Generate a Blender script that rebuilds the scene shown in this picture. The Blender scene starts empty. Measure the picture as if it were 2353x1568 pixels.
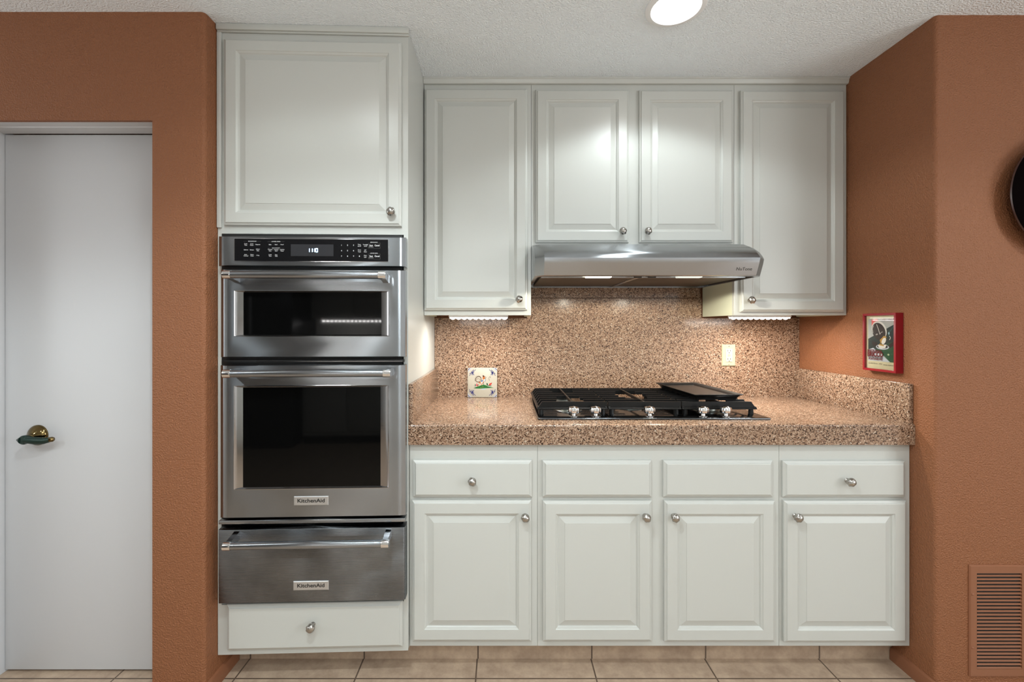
import bpy, bmesh, math, random
from mathutils import Vector, Matrix

# ------------------------------------------------------------------ camera, world, light, exposure
SC = bpy.context.scene
COL = SC.collection
CX, CY, FP, H = 1154.0, 751.0, 1037.0, 1.292      # principal point and focal length in photo pixels, eye height in metres
cam_d = bpy.data.cameras.new('camera'); cam = bpy.data.objects.new('camera', cam_d); COL.objects.link(cam)
cam.location = (0, 0, H); cam.rotation_euler = (math.radians(90), 0, 0)
cam_d.sensor_width = 36.0; cam_d.lens = FP / 2353 * 36.0
cam_d.shift_x = (1176.5 - CX) / 2353; cam_d.shift_y = -(784 - CY) / 2353
cam_d.clip_start = 0.02; cam_d.clip_end = 60
SC.camera = cam
SC.view_settings.view_transform = 'Standard'; SC.view_settings.look = 'None'
SC.view_settings.exposure = 0.31; SC.view_settings.gamma = 1.0; SC.view_settings.use_curve_mapping = False
W = bpy.data.worlds.new('world'); SC.world = W; W.use_nodes = True
W.node_tree.nodes['Background'].inputs[0].default_value = (0.9, 0.95, 1.0, 1)
W.node_tree.nodes['Background'].inputs[1].default_value = 0.6

CAN_W = 55.0          # watts of each ceiling downlight
BAR_W = 2.3           # watts of each under-cabinet bar
HOOD_W = 7.5
FILL_R_W = 44.0  # watts of the fill added on the right
FILL_L_W = 9.0  # watts of the fill added on the left

CEIL = 2.382
def lamp(name, kind, loc, rot, energy, color, size=0.1, size_y=None, spot=None, blend=0.15, parent=None, off=(0, 0, 0)):
    d = bpy.data.lights.new(name, kind); d.energy = energy; d.color = color
    if kind == 'AREA':
        d.shape = 'RECTANGLE'; d.size = size; d.size_y = size_y or size
    else:
        d.shadow_soft_size = size
    if kind == 'SPOT':
        d.spot_size = math.radians(spot); d.spot_blend = blend
    o = bpy.data.objects.new(name, d); COL.objects.link(o); o.location = loc; o.rotation_euler = rot
    if parent: o.parent = parent; o.location = Vector(loc) - parent.location
    return o
# fill light added at an invented window on the far right
lamp('added_fill_right', 'AREA', (3.38, -0.9, 1.55), (0, math.radians(90), 0), FILL_R_W, (0.95, 0.98, 1.0), 1.2, 1.9)

lamp('added_fill_left', 'AREA', (-3.38, 0.7, 1.55), (0, math.radians(-90), 0), FILL_L_W, (0.95, 0.98, 1.0), 1.2, 1.2)  # added fill from the left, meant for the right wall

# ------------------------------------------------------------------ materials
def srgb(r, g, b):
    f = lambda c: (c / 255 / 12.92) if c / 255 <= 0.04045 else ((c / 255 + 0.055) / 1.055) ** 2.4
    return (f(r), f(g), f(b), 1)
def new_mat(name):
    m = bpy.data.materials.new(name); m.use_nodes = True
    nt = m.node_tree; return m, nt, nt.nodes['Principled BSDF']
def N(nt, t, **kw):
    n = nt.nodes.new(t)
    for k, v in kw.items(): setattr(n, k, v)
    return n
def mat(name, col, rough=0.5, metal=0.0, bump=None, spec=0.5, var=None, coat=0.0, aniso=None):
    """bump = (noise scale, strength, distance); var = (scale, amount)"""
    m, nt, p = new_mat(name)
    p.inputs['Base Color'].default_value = col; p.inputs['Roughness'].default_value = rough
    p.inputs['Metallic'].default_value = metal; p.inputs['Specular IOR Level'].default_value = spec
    p.inputs['Coat Weight'].default_value = coat
    geo = N(nt, 'ShaderNodeNewGeometry')
    if var:
        n = N(nt, 'ShaderNodeTexNoise'); n.inputs['Scale'].default_value = var[0]; n.inputs['Detail'].default_value = 3
        nt.links.new(geo.outputs['Position'], n.inputs['Vector'])
        mr = N(nt, 'ShaderNodeMapRange'); mr.inputs[3].default_value = 1 - var[1]; mr.inputs[4].default_value = 1 + var[1]
        nt.links.new(n.outputs['Fac'], mr.inputs[0])
        mx = N(nt, 'ShaderNodeVectorMath', operation='SCALE'); mx.inputs[0].default_value = col[:3]
        nt.links.new(mr.outputs[0], mx.inputs['Scale']); nt.links.new(mx.outputs[0], p.inputs['Base Color'])
    if bump:
        n = N(nt, 'ShaderNodeTexNoise'); n.inputs['Scale'].default_value = bump[0]; n.inputs['Detail'].default_value = 2
        nt.links.new(geo.outputs['Position'], n.inputs['Vector'])
        b = N(nt, 'ShaderNodeBump'); b.inputs['Strength'].default_value = bump[1]; b.inputs['Distance'].default_value = bump[2]
        nt.links.new(n.outputs['Fac'], b.inputs['Height']); nt.links.new(b.outputs[0], p.inputs['Normal'])
    return m
def emit(name, col, strength):
    m, nt, p = new_mat(name); p.inputs['Base Color'].default_value = col
    p.inputs['Emission Color'].default_value = col; p.inputs['Emission Strength'].default_value = strength
    return m
def steel(name, val, rough, aniso, smudge=0.0, grain=0.0):
    """brushed steel: grain runs along x, highlights stretch upright"""
    m, nt, p = new_mat(name); p.inputs['Metallic'].default_value = 1.0
    p.inputs['Base Color'].default_value = (val * 0.96, val, val * 1.05, 1); p.inputs['Roughness'].default_value = rough
    geo = N(nt, 'ShaderNodeNewGeometry')
    if aniso:
        p.inputs['Anisotropic'].default_value = aniso
        tg = N(nt, 'ShaderNodeTangent'); tg.direction_type = 'RADIAL'; tg.axis = 'Z'
        nt.links.new(tg.outputs[0], p.inputs['Tangent']); p.inputs['Anisotropic Rotation'].default_value = 0.25
    mp = N(nt, 'ShaderNodeMapping'); mp.inputs['Scale'].default_value = (8, 8, 1500)
    n = N(nt, 'ShaderNodeTexNoise'); n.inputs['Scale'].default_value = 1.0; n.inputs['Detail'].default_value = 3
    nt.links.new(geo.outputs['Position'], mp.inputs[0]); nt.links.new(mp.outputs[0], n.inputs['Vector'])
    mr = N(nt, 'ShaderNodeMapRange'); mr.inputs[3].default_value = rough * 0.93; mr.inputs[4].default_value = rough * 1.08
    nt.links.new(n.outputs['Fac'], mr.inputs[0])
    if smudge:
        s = N(nt, 'ShaderNodeTexNoise'); s.inputs['Scale'].default_value = 7; s.inputs['Detail'].default_value = 5
        nt.links.new(geo.outputs['Position'], s.inputs['Vector'])
        m2 = N(nt, 'ShaderNodeMapRange'); m2.inputs[1].default_value = 0.35; m2.inputs[2].default_value = 0.7
        m2.inputs[3].default_value = 1 - smudge; m2.inputs[4].default_value = 1.0
        nt.links.new(s.outputs['Fac'], m2.inputs[0])
        mx = N(nt, 'ShaderNodeVectorMath', operation='SCALE'); mx.inputs[0].default_value = (val * 0.94, val, val * 1.07)
        nt.links.new(m2.outputs[0], mx.inputs['Scale']); nt.links.new(mx.outputs[0], p.inputs['Base Color'])
    nt.links.new(mr.outputs[0], p.inputs['Roughness'])
    if grain:
        g = N(nt, 'ShaderNodeTexNoise'); g.inputs['Scale'].default_value = 1.0; g.inputs['Detail'].default_value = 1
        m3 = N(nt, 'ShaderNodeMapping'); m3.inputs['Scale'].default_value = (60, 60, 2200)
        nt.links.new(geo.outputs['Position'], m3.inputs[0]); nt.links.new(m3.outputs[0], g.inputs['Vector'])
        m4 = N(nt, 'ShaderNodeMapRange'); m4.clamp = False; m4.inputs[1].default_value = 0.3; m4.inputs[2].default_value = 0.7; m4.inputs[3].default_value = -grain; m4.inputs[4].default_value = grain
        nt.links.new(g.outputs['Fac'], m4.inputs[0]); cz = N(nt, 'ShaderNodeCombineXYZ'); nt.links.new(m4.outputs[0], cz.inputs[2])
        ad = N(nt, 'ShaderNodeVectorMath', operation='ADD'); nt.links.new(geo.outputs['Normal'], ad.inputs[0]); nt.links.new(cz.outputs[0], ad.inputs[1])
        no = N(nt, 'ShaderNodeVectorMath', operation='NORMALIZE'); nt.links.new(ad.outputs[0], no.inputs[0]); nt.links.new(no.outputs[0], p.inputs['Normal'])
    return m
def stone(name, rough=0.18):
    """speckled reddish tan engineered stone"""
    m, nt, p = new_mat(name)
    geo = N(nt, 'ShaderNodeNewGeometry')
    v = N(nt, 'ShaderNodeTexVoronoi'); v.inputs['Scale'].default_value = 285
    nt.links.new(geo.outputs['Position'], v.inputs['Vector'])
    sep = N(nt, 'ShaderNodeSeparateColor'); nt.links.new(v.outputs['Color'], sep.inputs[0])
    r = N(nt, 'ShaderNodeValToRGB'); r.color_ramp.interpolation = 'CONSTANT'
    stops = [(0, srgb(64, 42, 31)), (0.11, srgb(122, 92, 72)), (0.3, srgb(162, 128, 104)), (0.52, srgb(181, 148, 122)),
             (0.72, srgb(195, 162, 137)), (0.91, srgb(214, 186, 160)), (0.98, srgb(238, 220, 198))]
    e = r.color_ramp.elements
    e[0].position = 0; e[0].color = stops[0][1]; e[1].position = stops[1][0]; e[1].color = stops[1][1]
    for pos, c in stops[2:]:
        k = e.new(pos); k.color = c
    nt.links.new(sep.outputs[0], r.inputs[0])
    v2 = N(nt, 'ShaderNodeTexVoronoi'); v2.inputs['Scale'].default_value = 620
    nt.links.new(geo.outputs['Position'], v2.inputs['Vector'])
    s2 = N(nt, 'ShaderNodeSeparateColor'); nt.links.new(v2.outputs['Color'], s2.inputs[0])
    mr = N(nt, 'ShaderNodeMapRange'); mr.inputs[3].default_value = 0.51; mr.inputs[4].default_value = 0.79
    nt.links.new(s2.outputs[1], mr.inputs[0])
    mx = N(nt, 'ShaderNodeVectorMath', operation='SCALE')
    nt.links.new(r.outputs[0], mx.inputs[0]); nt.links.new(mr.outputs[0], mx.inputs['Scale'])
    nt.links.new(mx.outputs[0], p.inputs['Base Color']); p.inputs['Roughness'].default_value = rough
    return m
def tile_mat(name, x0, y0, size, axis='XY'):
    m, nt, p = new_mat(name)
    geo = N(nt, 'ShaderNodeNewGeometry'); sx = N(nt, 'ShaderNodeSeparateXYZ'); nt.links.new(geo.outputs['Position'], sx.inputs[0])
    def edge(out, o):
        a = N(nt, 'ShaderNodeMath', operation='SUBTRACT'); nt.links.new(out, a.inputs[0]); a.inputs[1].default_value = o
        b = N(nt, 'ShaderNodeMath', operation='PINGPONG'); nt.links.new(a.outputs[0], b.inputs[0]); b.inputs[1].default_value = size / 2
        c = N(nt, 'ShaderNodeMath', operation='LESS_THAN'); nt.links.new(b.outputs[0], c.inputs[0]); c.inputs[1].default_value = 0.0028
        return c.outputs[0]
    g = edge(sx.outputs[0], x0)
    if axis == 'XY':
        gy = edge(sx.outputs[1], y0)
        mm = N(nt, 'ShaderNodeMath', operation='MAXIMUM'); nt.links.new(g, mm.inputs[0]); nt.links.new(gy, mm.inputs[1]); g = mm.outputs[0]
    n = N(nt, 'ShaderNodeTexNoise'); n.inputs['Scale'].default_value = 14; n.inputs['Detail'].default_value = 8; n.inputs['Roughness'].default_value = 0.7
    nt.links.new(geo.outputs['Position'], n.inputs['Vector'])
    r = N(nt, 'ShaderNodeValToRGB'); r.color_ramp.elements[0].position = 0.3; r.color_ramp.elements[1].position = 0.7
    r.color_ramp.elements[0].color = srgb(154, 132, 113); r.color_ramp.elements[1].color = srgb(192, 170, 147)
    nt.links.new(n.outputs['Fac'], r.inputs[0])
    mix = N(nt, 'ShaderNodeMix', data_type='RGBA'); nt.links.new(g, mix.inputs['Factor'])
    nt.links.new(r.outputs[0], mix.inputs['A']); mix.inputs['B'].default_value = srgb(96, 80, 68)
    nt.links.new(mix.outputs['Result'], p.inputs['Base Color']); p.inputs['Roughness'].default_value = 0.45
    b = N(nt, 'ShaderNodeBump'); b.inputs['Strength'].default_value = 0.6; b.inputs['Distance'].default_value = 0.003
    sub = N(nt, 'ShaderNodeMath', operation='SUBTRACT'); nt.links.new(n.outputs['Fac'], sub.inputs[0]); nt.links.new(g, sub.inputs[1])
    nt.links.new(sub.outputs[0], b.inputs['Height']); nt.links.new(b.outputs[0], p.inputs['Normal'])
    return m

M = {}
M['orange'] = mat('terracotta_paint', (0.243, 0.094, 0.040, 1), 0.55, bump=(190, 1.0, 0.0045), spec=0.35)
M['far_wall'] = mat('far_wall_cream_paint', (0.80, 0.80, 0.78, 1), 0.6)
M['orange_trim'] = mat('terracotta_trim_paint', (0.24, 0.095, 0.046, 1), 0.4, bump=(90, 0.15, 0.001))
M['ceiling'] = mat('ceiling_texture_paint', (0.90, 0.95, 0.985, 1), 0.8, bump=(170, 1.0, 0.008), spec=0.2)
M['cab'] = mat('cabinet_paint', (0.505, 0.512, 0.482, 1), 0.33, bump=(160, 0.03, 0.0006))
M['hoodlit_side'] = mat('cabinet_side_hood_lit', (0.63, 0.645, 0.50, 1), 0.45)  # cabinet paint lightened and yellowed to carry the warm hood light
M['dark_gap'] = mat('dark_gap', (0.006, 0.006, 0.006, 1), 0.6)
M['door_white'] = mat('door_white_paint', (0.57, 0.575, 0.59, 1), 0.38, bump=(120, 0.03, 0.0006))
M['steel'] = steel('brushed_steel', 0.37, 0.22, 1.0, 0.10)
M['steel_stained'] = steel('stained_brushed_steel', 0.27, 0.27, 1.0, 0.35)
M['hood_steel'] = steel('hood_brushed_steel', 0.40, 0.25, 0.9)
M['steel_smooth'] = mat('polished_steel', (0.40, 0.40, 0.41, 1), 0.12, 1.0)
M['chrome'] = mat('chrome', (0.8, 0.8, 0.8, 1), 0.07, 1.0)
M['nickel'] = mat('satin_nickel', (0.42, 0.40, 0.37, 1), 0.24, 1.0)
M['brass'] = mat('aged_brass', (0.17, 0.12, 0.05, 1), 0.10, 1.0)
M['green_reflection'] = mat('lever_green_reflection', (0.010, 0.028, 0.021, 1), 0.35, 0.3)  # green reflected in the polished brass, put into the lever's base colour
M['black_glass'] = mat('black_oven_glass', (0.002, 0.002, 0.002, 1), 0.04, 0.0, spec=0.16)
M['panel_black'] = mat('black_control_glass', (0.004, 0.004, 0.005, 1), 0.2, spec=0.3)
M['display'] = mat('display_window', (0.025, 0.025, 0.028, 1), 0.3, spec=0.3)
M['digits'] = emit('display_digits', (0.45, 0.68, 1.0, 1), 3.0)
M['print_white'] = mat('printed_white', (0.55, 0.55, 0.55, 1), 0.6)
M['print_black'] = mat('printed_black', (0.01, 0.01, 0.01, 1), 0.5)
M['print_grey'] = mat('printed_grey', (0.08, 0.075, 0.07, 1), 0.5)
M['badge'] = mat('badge_silver', (0.55, 0.55, 0.55, 1), 0.35, 0.8)
M['cast_iron'] = mat('black_cast_iron', (0.003, 0.003, 0.003, 1), 0.36, bump=(900, 0.25, 0.0006), spec=0.3)
M['griddle'] = mat('griddle_black', (0.006, 0.006, 0.006, 1), 0.4, spec=0.25)
M['griddle_top'] = mat('seasoned_griddle_brown', (0.032, 0.022, 0.016, 1), 0.5, var=(9, 0.3), spec=0.2)
M['deck'] = steel('cooktop_deck_steel', 0.13, 0.14, 0.0)
M['fridge'] = mat('dark_refrigerator_steel', (0.05, 0.05, 0.055, 1), 0.35, 0.8)
M['alu'] = mat('burner_aluminium', (0.25, 0.26, 0.24, 1), 0.35, 1.0)
M['filter'] = mat('hood_filter_mesh', (0.10, 0.08, 0.065, 1), 0.5, 0.7, bump=(700, 0.5, 0.001))
M['stone'] = stone('speckled_stone', 0.16)
M['floor'] = tile_mat('floor_tile', -0.097, 1.656, 0.442)
M['toe'] = tile_mat('toe_kick_tile', -0.094, 0, 0.4425, 'X')
M['ivory'] = mat('ivory_plastic', srgb(184, 174, 142), 0.35)
M['ivory_light'] = mat('ivory_light_plastic', srgb(198, 192, 168), 0.35)
M['red'] = mat('red_lacquer', (0.23, 0.003, 0.011, 1), 0.3, coat=0.15)
M['mount'] = mat('cream_mount', srgb(205, 198, 165), 0.6)
M['black_gloss'] = mat('black_gloss', (0.003, 0.002, 0.002, 1), 0.4, spec=0.0)
M['rim_reflection'] = mat('rim_brown_reflection', (0.035, 0.008, 0.004, 1), 0.25)  # rim colour carries the brown reflection and shadow at the edge
M['white_trim'] = mat('light_trim_white', (0.82, 0.82, 0.82, 1), 0.4)
M['lens'] = emit('light_lens', (1.0, 0.99, 0.96, 1), 9.0)
M['globe'] = emit('fill_globe_glow', (0.93, 0.99, 1.0, 1), 34.0)  # glow of the added fill globe
M['bar_lens'] = emit('bar_lens', (1.0, 0.98, 0.95, 1), 6.0)
M['led_far'] = emit('bar_lens_far', (1.0, 0.98, 0.95, 1), 150.0)
M['hood_lens'] = emit('hood_lens', (1.0, 0.93, 0.75, 1), 2.5)
M['hood_lens_dim'] = emit('hood_lens_dim', (0.85, 0.95, 0.9, 1), 0.5)
def glass_mat(name):
    m, nt, p = new_mat(name); p.inputs['Base Color'].default_value = (1, 1, 1, 1); p.inputs['Roughness'].default_value = 0.03
    tr = N(nt, 'ShaderNodeBsdfTransparent'); fr = N(nt, 'ShaderNodeFresnel'); fr.inputs[0].default_value = 1.45
    gl = N(nt, 'ShaderNodeBsdfGlossy'); gl.inputs['Roughness'].default_value = 0.03
    mx = N(nt, 'ShaderNodeMixShader'); nt.links.new(fr.outputs[0], mx.inputs[0]); nt.links.new(tr.outputs[0], mx.inputs[1]); nt.links.new(gl.outputs[0], mx.inputs[2])
    nt.links.new(mx.outputs[0], nt.nodes['Material Output'].inputs[0])
    return m
M['glass'] = glass_mat('clear_glass')
def paint(r, g, b, rough=0.45):
    k = 'paint_%d_%d_%d' % (r, g, b)
    if k not in M: M[k] = mat(k, srgb(r, g, b), rough)
    return k

# ------------------------------------------------------------------ mesh builder
class MB:
    def __init__(s): s.v = []; s.f = []; s.m = []; s.mats = []
    def mi(s, k):
        if k not in s.mats: s.mats.append(k)
        return s.mats.index(k)
    def add(s, vs, fs, k):
        b = len(s.v); s.v += [tuple(p) for p in vs]; i = s.mi(k)
        for f in fs: s.f.append(tuple(b + j for j in f)); s.m.append(i)
    def bm(s, bm_, k):
        bm_.verts.index_update()
        s.add([v.co[:] for v in bm_.verts], [[v.index for v in f.verts] for f in bm_.faces], k); bm_.free()
    def box(s, x0, x1, y0, y1, z0, z1, k, bev=0.0, seg=2):
        x0, x1 = min(x0, x1), max(x0, x1); y0, y1 = min(y0, y1), max(y0, y1); z0, z1 = min(z0, z1), max(z0, z1)
        b = bmesh.new(); bmesh.ops.create_cube(b, size=1)
        for v in b.verts: v.co = Vector(((x0 + x1) / 2 + v.co.x * (x1 - x0), (y0 + y1) / 2 + v.co.y * (y1 - y0), (z0 + z1) / 2 + v.co.z * (z1 - z0)))
        if bev: bmesh.ops.bevel(b, geom=list(b.edges), offset=bev, segments=seg, affect='EDGES', profile=0.5)
        s.bm(b, k)
    def fbox(s, F, u0, u1, o0, o1, z0, z1, k, bev=0.0, seg=2):
        """box in a plane frame: u along the plane, o out of it"""
        b = bmesh.new(); bmesh.ops.create_cube(b, size=1)
        for v in b.verts: v.co = Vector(((u0 + u1) / 2 + v.co.x * (u1 - u0), (o0 + o1) / 2 + v.co.y * (o1 - o0), (z0 + z1) / 2 + v.co.z * (z1 - z0)))
        if bev: bmesh.ops.bevel(b, geom=list(b.edges), offset=bev, segments=seg, affect='EDGES', profile=0.5)
        for v in b.verts: v.co = Vector(F.pt(v.co.x, v.co.y, v.co.z))
        bmesh.ops.recalc_face_normals(b, faces=b.faces); s.bm(b, k)
    def tube(s, path, r, k, n=16, closed=True, flat=1.0):
        path = [Vector(p) for p in path]; rr = r if isinstance(r, (list, tuple)) else [r] * len(path)
        vs = []; up = None
        for i, p in enumerate(path):
            d = (path[min(i + 1, len(path) - 1)] - path[max(i - 1, 0)]).normalized()
            if up is None: up = Vector((0, 0, 1)) if abs(d.z) < 0.9 else Vector((0, 1, 0))
            a = d.cross(up).normalized(); c = a.cross(d).normalized(); up = c
            for j in range(n):
                t = 2 * math.pi * j / n; vs.append(p + a * math.cos(t) * rr[i] + c * math.sin(t) * rr[i] * flat)
        fs = [(i * n + j, i * n + (j + 1) % n, (i + 1) * n + (j + 1) % n, (i + 1) * n + j) for i in range(len(path) - 1) for j in range(n)]
        if closed: fs += [tuple(range(n - 1, -1, -1)), tuple((len(path) - 1) * n + j for j in range(n))]
        s.add(vs, fs, k)
    def lathe(s, prof, origin, axis, k, n=32, mod=None):
        o = Vector(origin); ax = Vector(axis).normalized(); a = ax.orthogonal().normalized(); c = ax.cross(a)
        vs = []; fs = []
        for i, (r, h) in enumerate(prof):
            for j in range(n):
                t = 2 * math.pi * j / n; q = r * (mod(t, i, h) if mod else 1); vs.append(o + ax * h + a * math.cos(t) * q + c * math.sin(t) * q)
        for i in range(len(prof) - 1):
            for j in range(n): fs.append((i * n + j, i * n + (j + 1) % n, (i + 1) * n + (j + 1) % n, (i + 1) * n + j))
        if prof[0][0] > 1e-5: fs.append(tuple(range(n - 1, -1, -1)))
        if prof[-1][0] > 1e-5: fs.append(tuple((len(prof) - 1) * n + j for j in range(n)))
        s.add(vs, fs, k)
    def prism(s, poly, a0, a1, axis, k):
        """poly in the two other axes (x: y,z; y: x,z; z: x,y)"""
        def P(p, a): return {'x': (a, p[0], p[1]), 'y': (p[0], a, p[1]), 'z': (p[0], p[1], a)}[axis]
        n = len(poly); vs = [P(p, a0) for p in poly] + [P(p, a1) for p in poly]
        fs = [(i, (i + 1) % n, n + (i + 1) % n, n + i) for i in range(n)] + [tuple(range(n - 1, -1, -1)), tuple(range(n, 2 * n))]
        s.add(vs, fs, k)
    def rings(s, F, rects, k, fill=True, back=True):
        """stack of rectangles (u0,u1,z0,z1,off) bridged in order"""
        vs = []
        for (u0, u1, z0, z1, o) in rects: vs += [F.pt(u0, o, z0), F.pt(u1, o, z0), F.pt(u1, o, z1), F.pt(u0, o, z1)]
        fs = []
        for i in range(len(rects) - 1):
            for j in range(4): fs.append((i * 4 + j, i * 4 + (j + 1) % 4, (i + 1) * 4 + (j + 1) % 4, (i + 1) * 4 + j))
        if fill: l = (len(rects) - 1) * 4; fs.append((l, l + 1, l + 2, l + 3))
        if back: fs.append((3, 2, 1, 0))
        s.add(vs, fs, k)
    def flat(s, F, pts, off, k): s.add([F.pt(u, off, z) for u, z in pts], [tuple(range(len(pts)))], k)
    def line(s, F, pts, w, off, k):
        n = len(pts); ws = w if isinstance(w, (list, tuple)) else [w] * n; L = []; R = []
        for i in range(n):
            a = pts[max(i - 1, 0)]; b = pts[min(i + 1, n - 1)]; d = Vector((b[0] - a[0], b[1] - a[1])); d.normalize() if d.length else None
            q = Vector((-d.y, d.x)) * ws[i] / 2; L.append((pts[i][0] + q.x, pts[i][1] + q.y)); R.append((pts[i][0] - q.x, pts[i][1] - q.y))
        vs = [F.pt(u, off, z) for u, z in L + R]; s.add(vs, [(i, i + 1, n + i + 1, n + i) for i in range(n - 1)], k)
    def text(s, F, txt, pos, size, off, k, weight=0.0, sx=1.0, align='CENTER', shear=0.0):
        c = bpy.data.curves.new('t', 'FONT'); c.body = txt; c.size = size; c.align_x = align; c.align_y = 'CENTER'
        c.offset = weight * size; c.shear = shear; c.resolution_u = 3; c.extrude = 0
        o = bpy.data.objects.new('t', c); COL.objects.link(o); dg = bpy.context.evaluated_depsgraph_get()
        me = bpy.data.meshes.new_from_object(o.evaluated_get(dg))
        s.add([F.pt(pos[0] + v.co.x * sx, off, pos[1] + v.co.y) for v in me.vertices], [tuple(p.vertices) for p in me.polygons], k)
        bpy.data.objects.remove(o); bpy.data.curves.remove(c); bpy.data.meshes.remove(me)
    def build(s, name, parent=None, loc=None, smooth=True, angle=32, fix=True):
        base = Vector(ROOT[parent.name]) if parent else Vector(loc or (0, 0, 0))
        me = bpy.data.meshes.new(name)
        me.from_pydata([tuple(Vector(p) - base) for p in s.v], [], s.f)
        for k in s.mats: me.materials.append(M[k])
        me.polygons.foreach_set('material_index', s.m)
        if fix:
            b = bmesh.new(); b.from_mesh(me); bmesh.ops.recalc_face_normals(b, faces=b.faces); b.to_mesh(me); b.free()
        if smooth:
            me.polygons.foreach_set('use_smooth', [True] * len(me.polygons)); me.set_sharp_from_angle(angle=math.radians(angle))
        me.update()
        o = bpy.data.objects.new(name, me); COL.objects.link(o)
        if parent: o.parent = parent
        else: o.location = base
        ROOT[o.name] = tuple(base)
        return o
ROOT = {}
def tag(o, label=None, cat=None, group=None, kind=None):
    if label: o['label'] = label
    if cat: o['category'] = cat
    if group: o['group'] = group
    if kind: o['kind'] = kind
    return o
def thing(name, label, cat, loc, group=None):
    o = bpy.data.objects.new(name, None); COL.objects.link(o); o.location = loc; o.empty_display_size = 0.05
    ROOT[o.name] = tuple(loc); return tag(o, label, cat, group)
def struct(mb, name, loc=(0, 0, 0), parent=None, **kw):
    o = mb.build(name, parent, loc, **kw)
    if not parent: o['kind'] = 'structure'
    return o
class Frame:
    """an upright plane: P0 and t in plan, n towards the viewer"""
    def __init__(s, P0, t, n): s.P0 = Vector(P0); s.t = Vector(t).normalized(); s.n = Vector(n).normalized()
    def pt(s, u, o, z): q = s.P0 + s.t * u + s.n * o; return (q.x, q.y, z)
    def uz(s, px, py, off=0.0):
        b = s.P0 + s.n * off; d = Vector(((px - CX) / FP, 1.0))
        k = (b.x * s.t.y - b.y * s.t.x) / (d.x * s.t.y - d.y * s.t.x)
        return ((d * k - b).dot(s.t), H - (py - CY) * k / FP)
    def rect(s, x0, x1, y0, y1, off=0.0):
        """rectangle that reads at these pixels: u0,u1,z0,z1"""
        xm = (x0 + x1) / 2
        return (s.uz(x0, y0, off)[0], s.uz(x1, y0, off)[0], s.uz(xm, y1, off)[1], s.uz(xm, y0, off)[1])

YB = 2.30                                    # face of the backsplash
XL, XR = -0.345, 1.515                       # alcove sides
OV = Frame((-1.028, 1.632), (0.683, 0.023), (0.023, -0.683))     # face of the oven cabinet, slightly skewed
BASE = Frame((0, 1.677), (1, 0), (0, -1))
UP = Frame((0, 1.985), (1, 0), (0, -1))
BACK = Frame((0, YB), (1, 0), (0, -1))
RW = Frame((XR, YB), (0, -1), (-1, 0))
RF = Frame((0, 1.578), (1, 0), (0, -1))
LF = Frame((0, 1.562), (1, 0), (0, -1))

# ------------------------------------------------------------------ the room
m = MB(); m.box(-3.4, 3.4, -2.4, 2.45, -0.08, 0, 'floor'); struct(m, 'floor', smooth=False)
m = MB(); m.box(-3.4, 3.4, -2.4, 2.45, CEIL, CEIL + 0.1, 'ceiling'); struct(m, 'ceiling', smooth=False)
m = MB(); m.box(-1.03, XR, 2.32, 2.45, 0, CEIL, 'orange'); struct(m, 'wall_back', smooth=False)
# left wall with the door opening
YLF = 1.562
m = MB()
r = 0.014
arc = [(-1.03 - r + r * math.cos(t), YLF + r - r * math.sin(t)) for t in [math.radians(a) for a in (0, 15, 30, 45, 60, 75, 90)]]
m.prism([(-1.03, 2.45)] + arc + [(-1.211, YLF), (-1.211, 2.45)], 0, CEIL, 'z', 'orange')
m.box(-1.9, -1.211, YLF, YLF + 0.013, 2.006, CEIL, 'orange'); m.box(-1.9, -1.211, YLF + 0.013, 1.74, 2.024, CEIL, 'orange')
m.box(-3.4, -1.9, YLF, 1.74, 0, CEIL, 'orange'); m.box(-3.4, -1.211, 2.32, 2.45, 0, CEIL, 'orange')
struct(m, 'wall_left')
m = MB()
r = 0.012
arc = [(XR + r - r * math.cos(t), 1.578 + r - r * math.sin(t)) for t in [math.radians(a) for a in (0, 15, 30, 45, 60, 75, 90)]]
m.prism([(XR, 2.45)] + arc + [(3.4, 1.578), (3.4, 2.45)], 0, CEIL, 'z', 'orange'); struct(m, 'wall_right')
m = MB()
m.box(-3.5, -3.4, -2.4, 0.0, 0, CEIL, 'far_wall'); m.box(-3.5, -3.4, 1.4, 2.45, 0, CEIL, 'far_wall')
m.box(-3.5, -3.4, 0.0, 1.4, 0, 0.9, 'far_wall'); m.box(-3.5, -3.4, 0.0, 1.4, 2.2, CEIL, 'far_wall'); struct(m, 'wall_far_left', smooth=False)
m = MB()
for a in (0.0, 0.67, 1.34): m.box(-3.46, -3.40, a, a + 0.06, 0.9, 2.2, 'door_white')
for a in (0.9, 2.14): m.box(-3.46, -3.40, 0.0, 1.4, a, a + 0.06, 'door_white')
struct(m, 'added_window_3', smooth=False)  # invented window frame around the added left fill
m = MB(); m.box(-3.44, -3.436, 0.0, 1.4, 0.9, 2.2, 'glass'); struct(m, 'added_window_4', smooth=False)  # pane of the invented left window
m = MB(); m.box(-3.4, 3.4, -2.5, -2.4, 0, CEIL, 'far_wall'); struct(m, 'wall_rear', smooth=False)
m = MB()
m.box(3.4, 3.5, -2.4, -1.9, 0, CEIL, 'far_wall'); m.box(3.4, 3.5, 0.1, 2.45, 0, CEIL, 'far_wall')
m.box(3.4, 3.5, -1.9, 0.1, 0, 0.9, 'far_wall'); m.box(3.4, 3.5, -1.9, 0.1, 2.2, CEIL, 'far_wall'); struct(m, 'wall_far_right', smooth=False)
m = MB()
for a in (-1.9, -0.93, 0.04): m.box(3.40, 3.46, a, a + 0.06, 0.9, 2.2, 'door_white')
for a in (0.9, 2.14): m.box(3.40, 3.46, -1.9, 0.1, a, a + 0.06, 'door_white')
struct(m, 'added_window_1', smooth=False)  # made-up window frame for the added right fill
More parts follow.
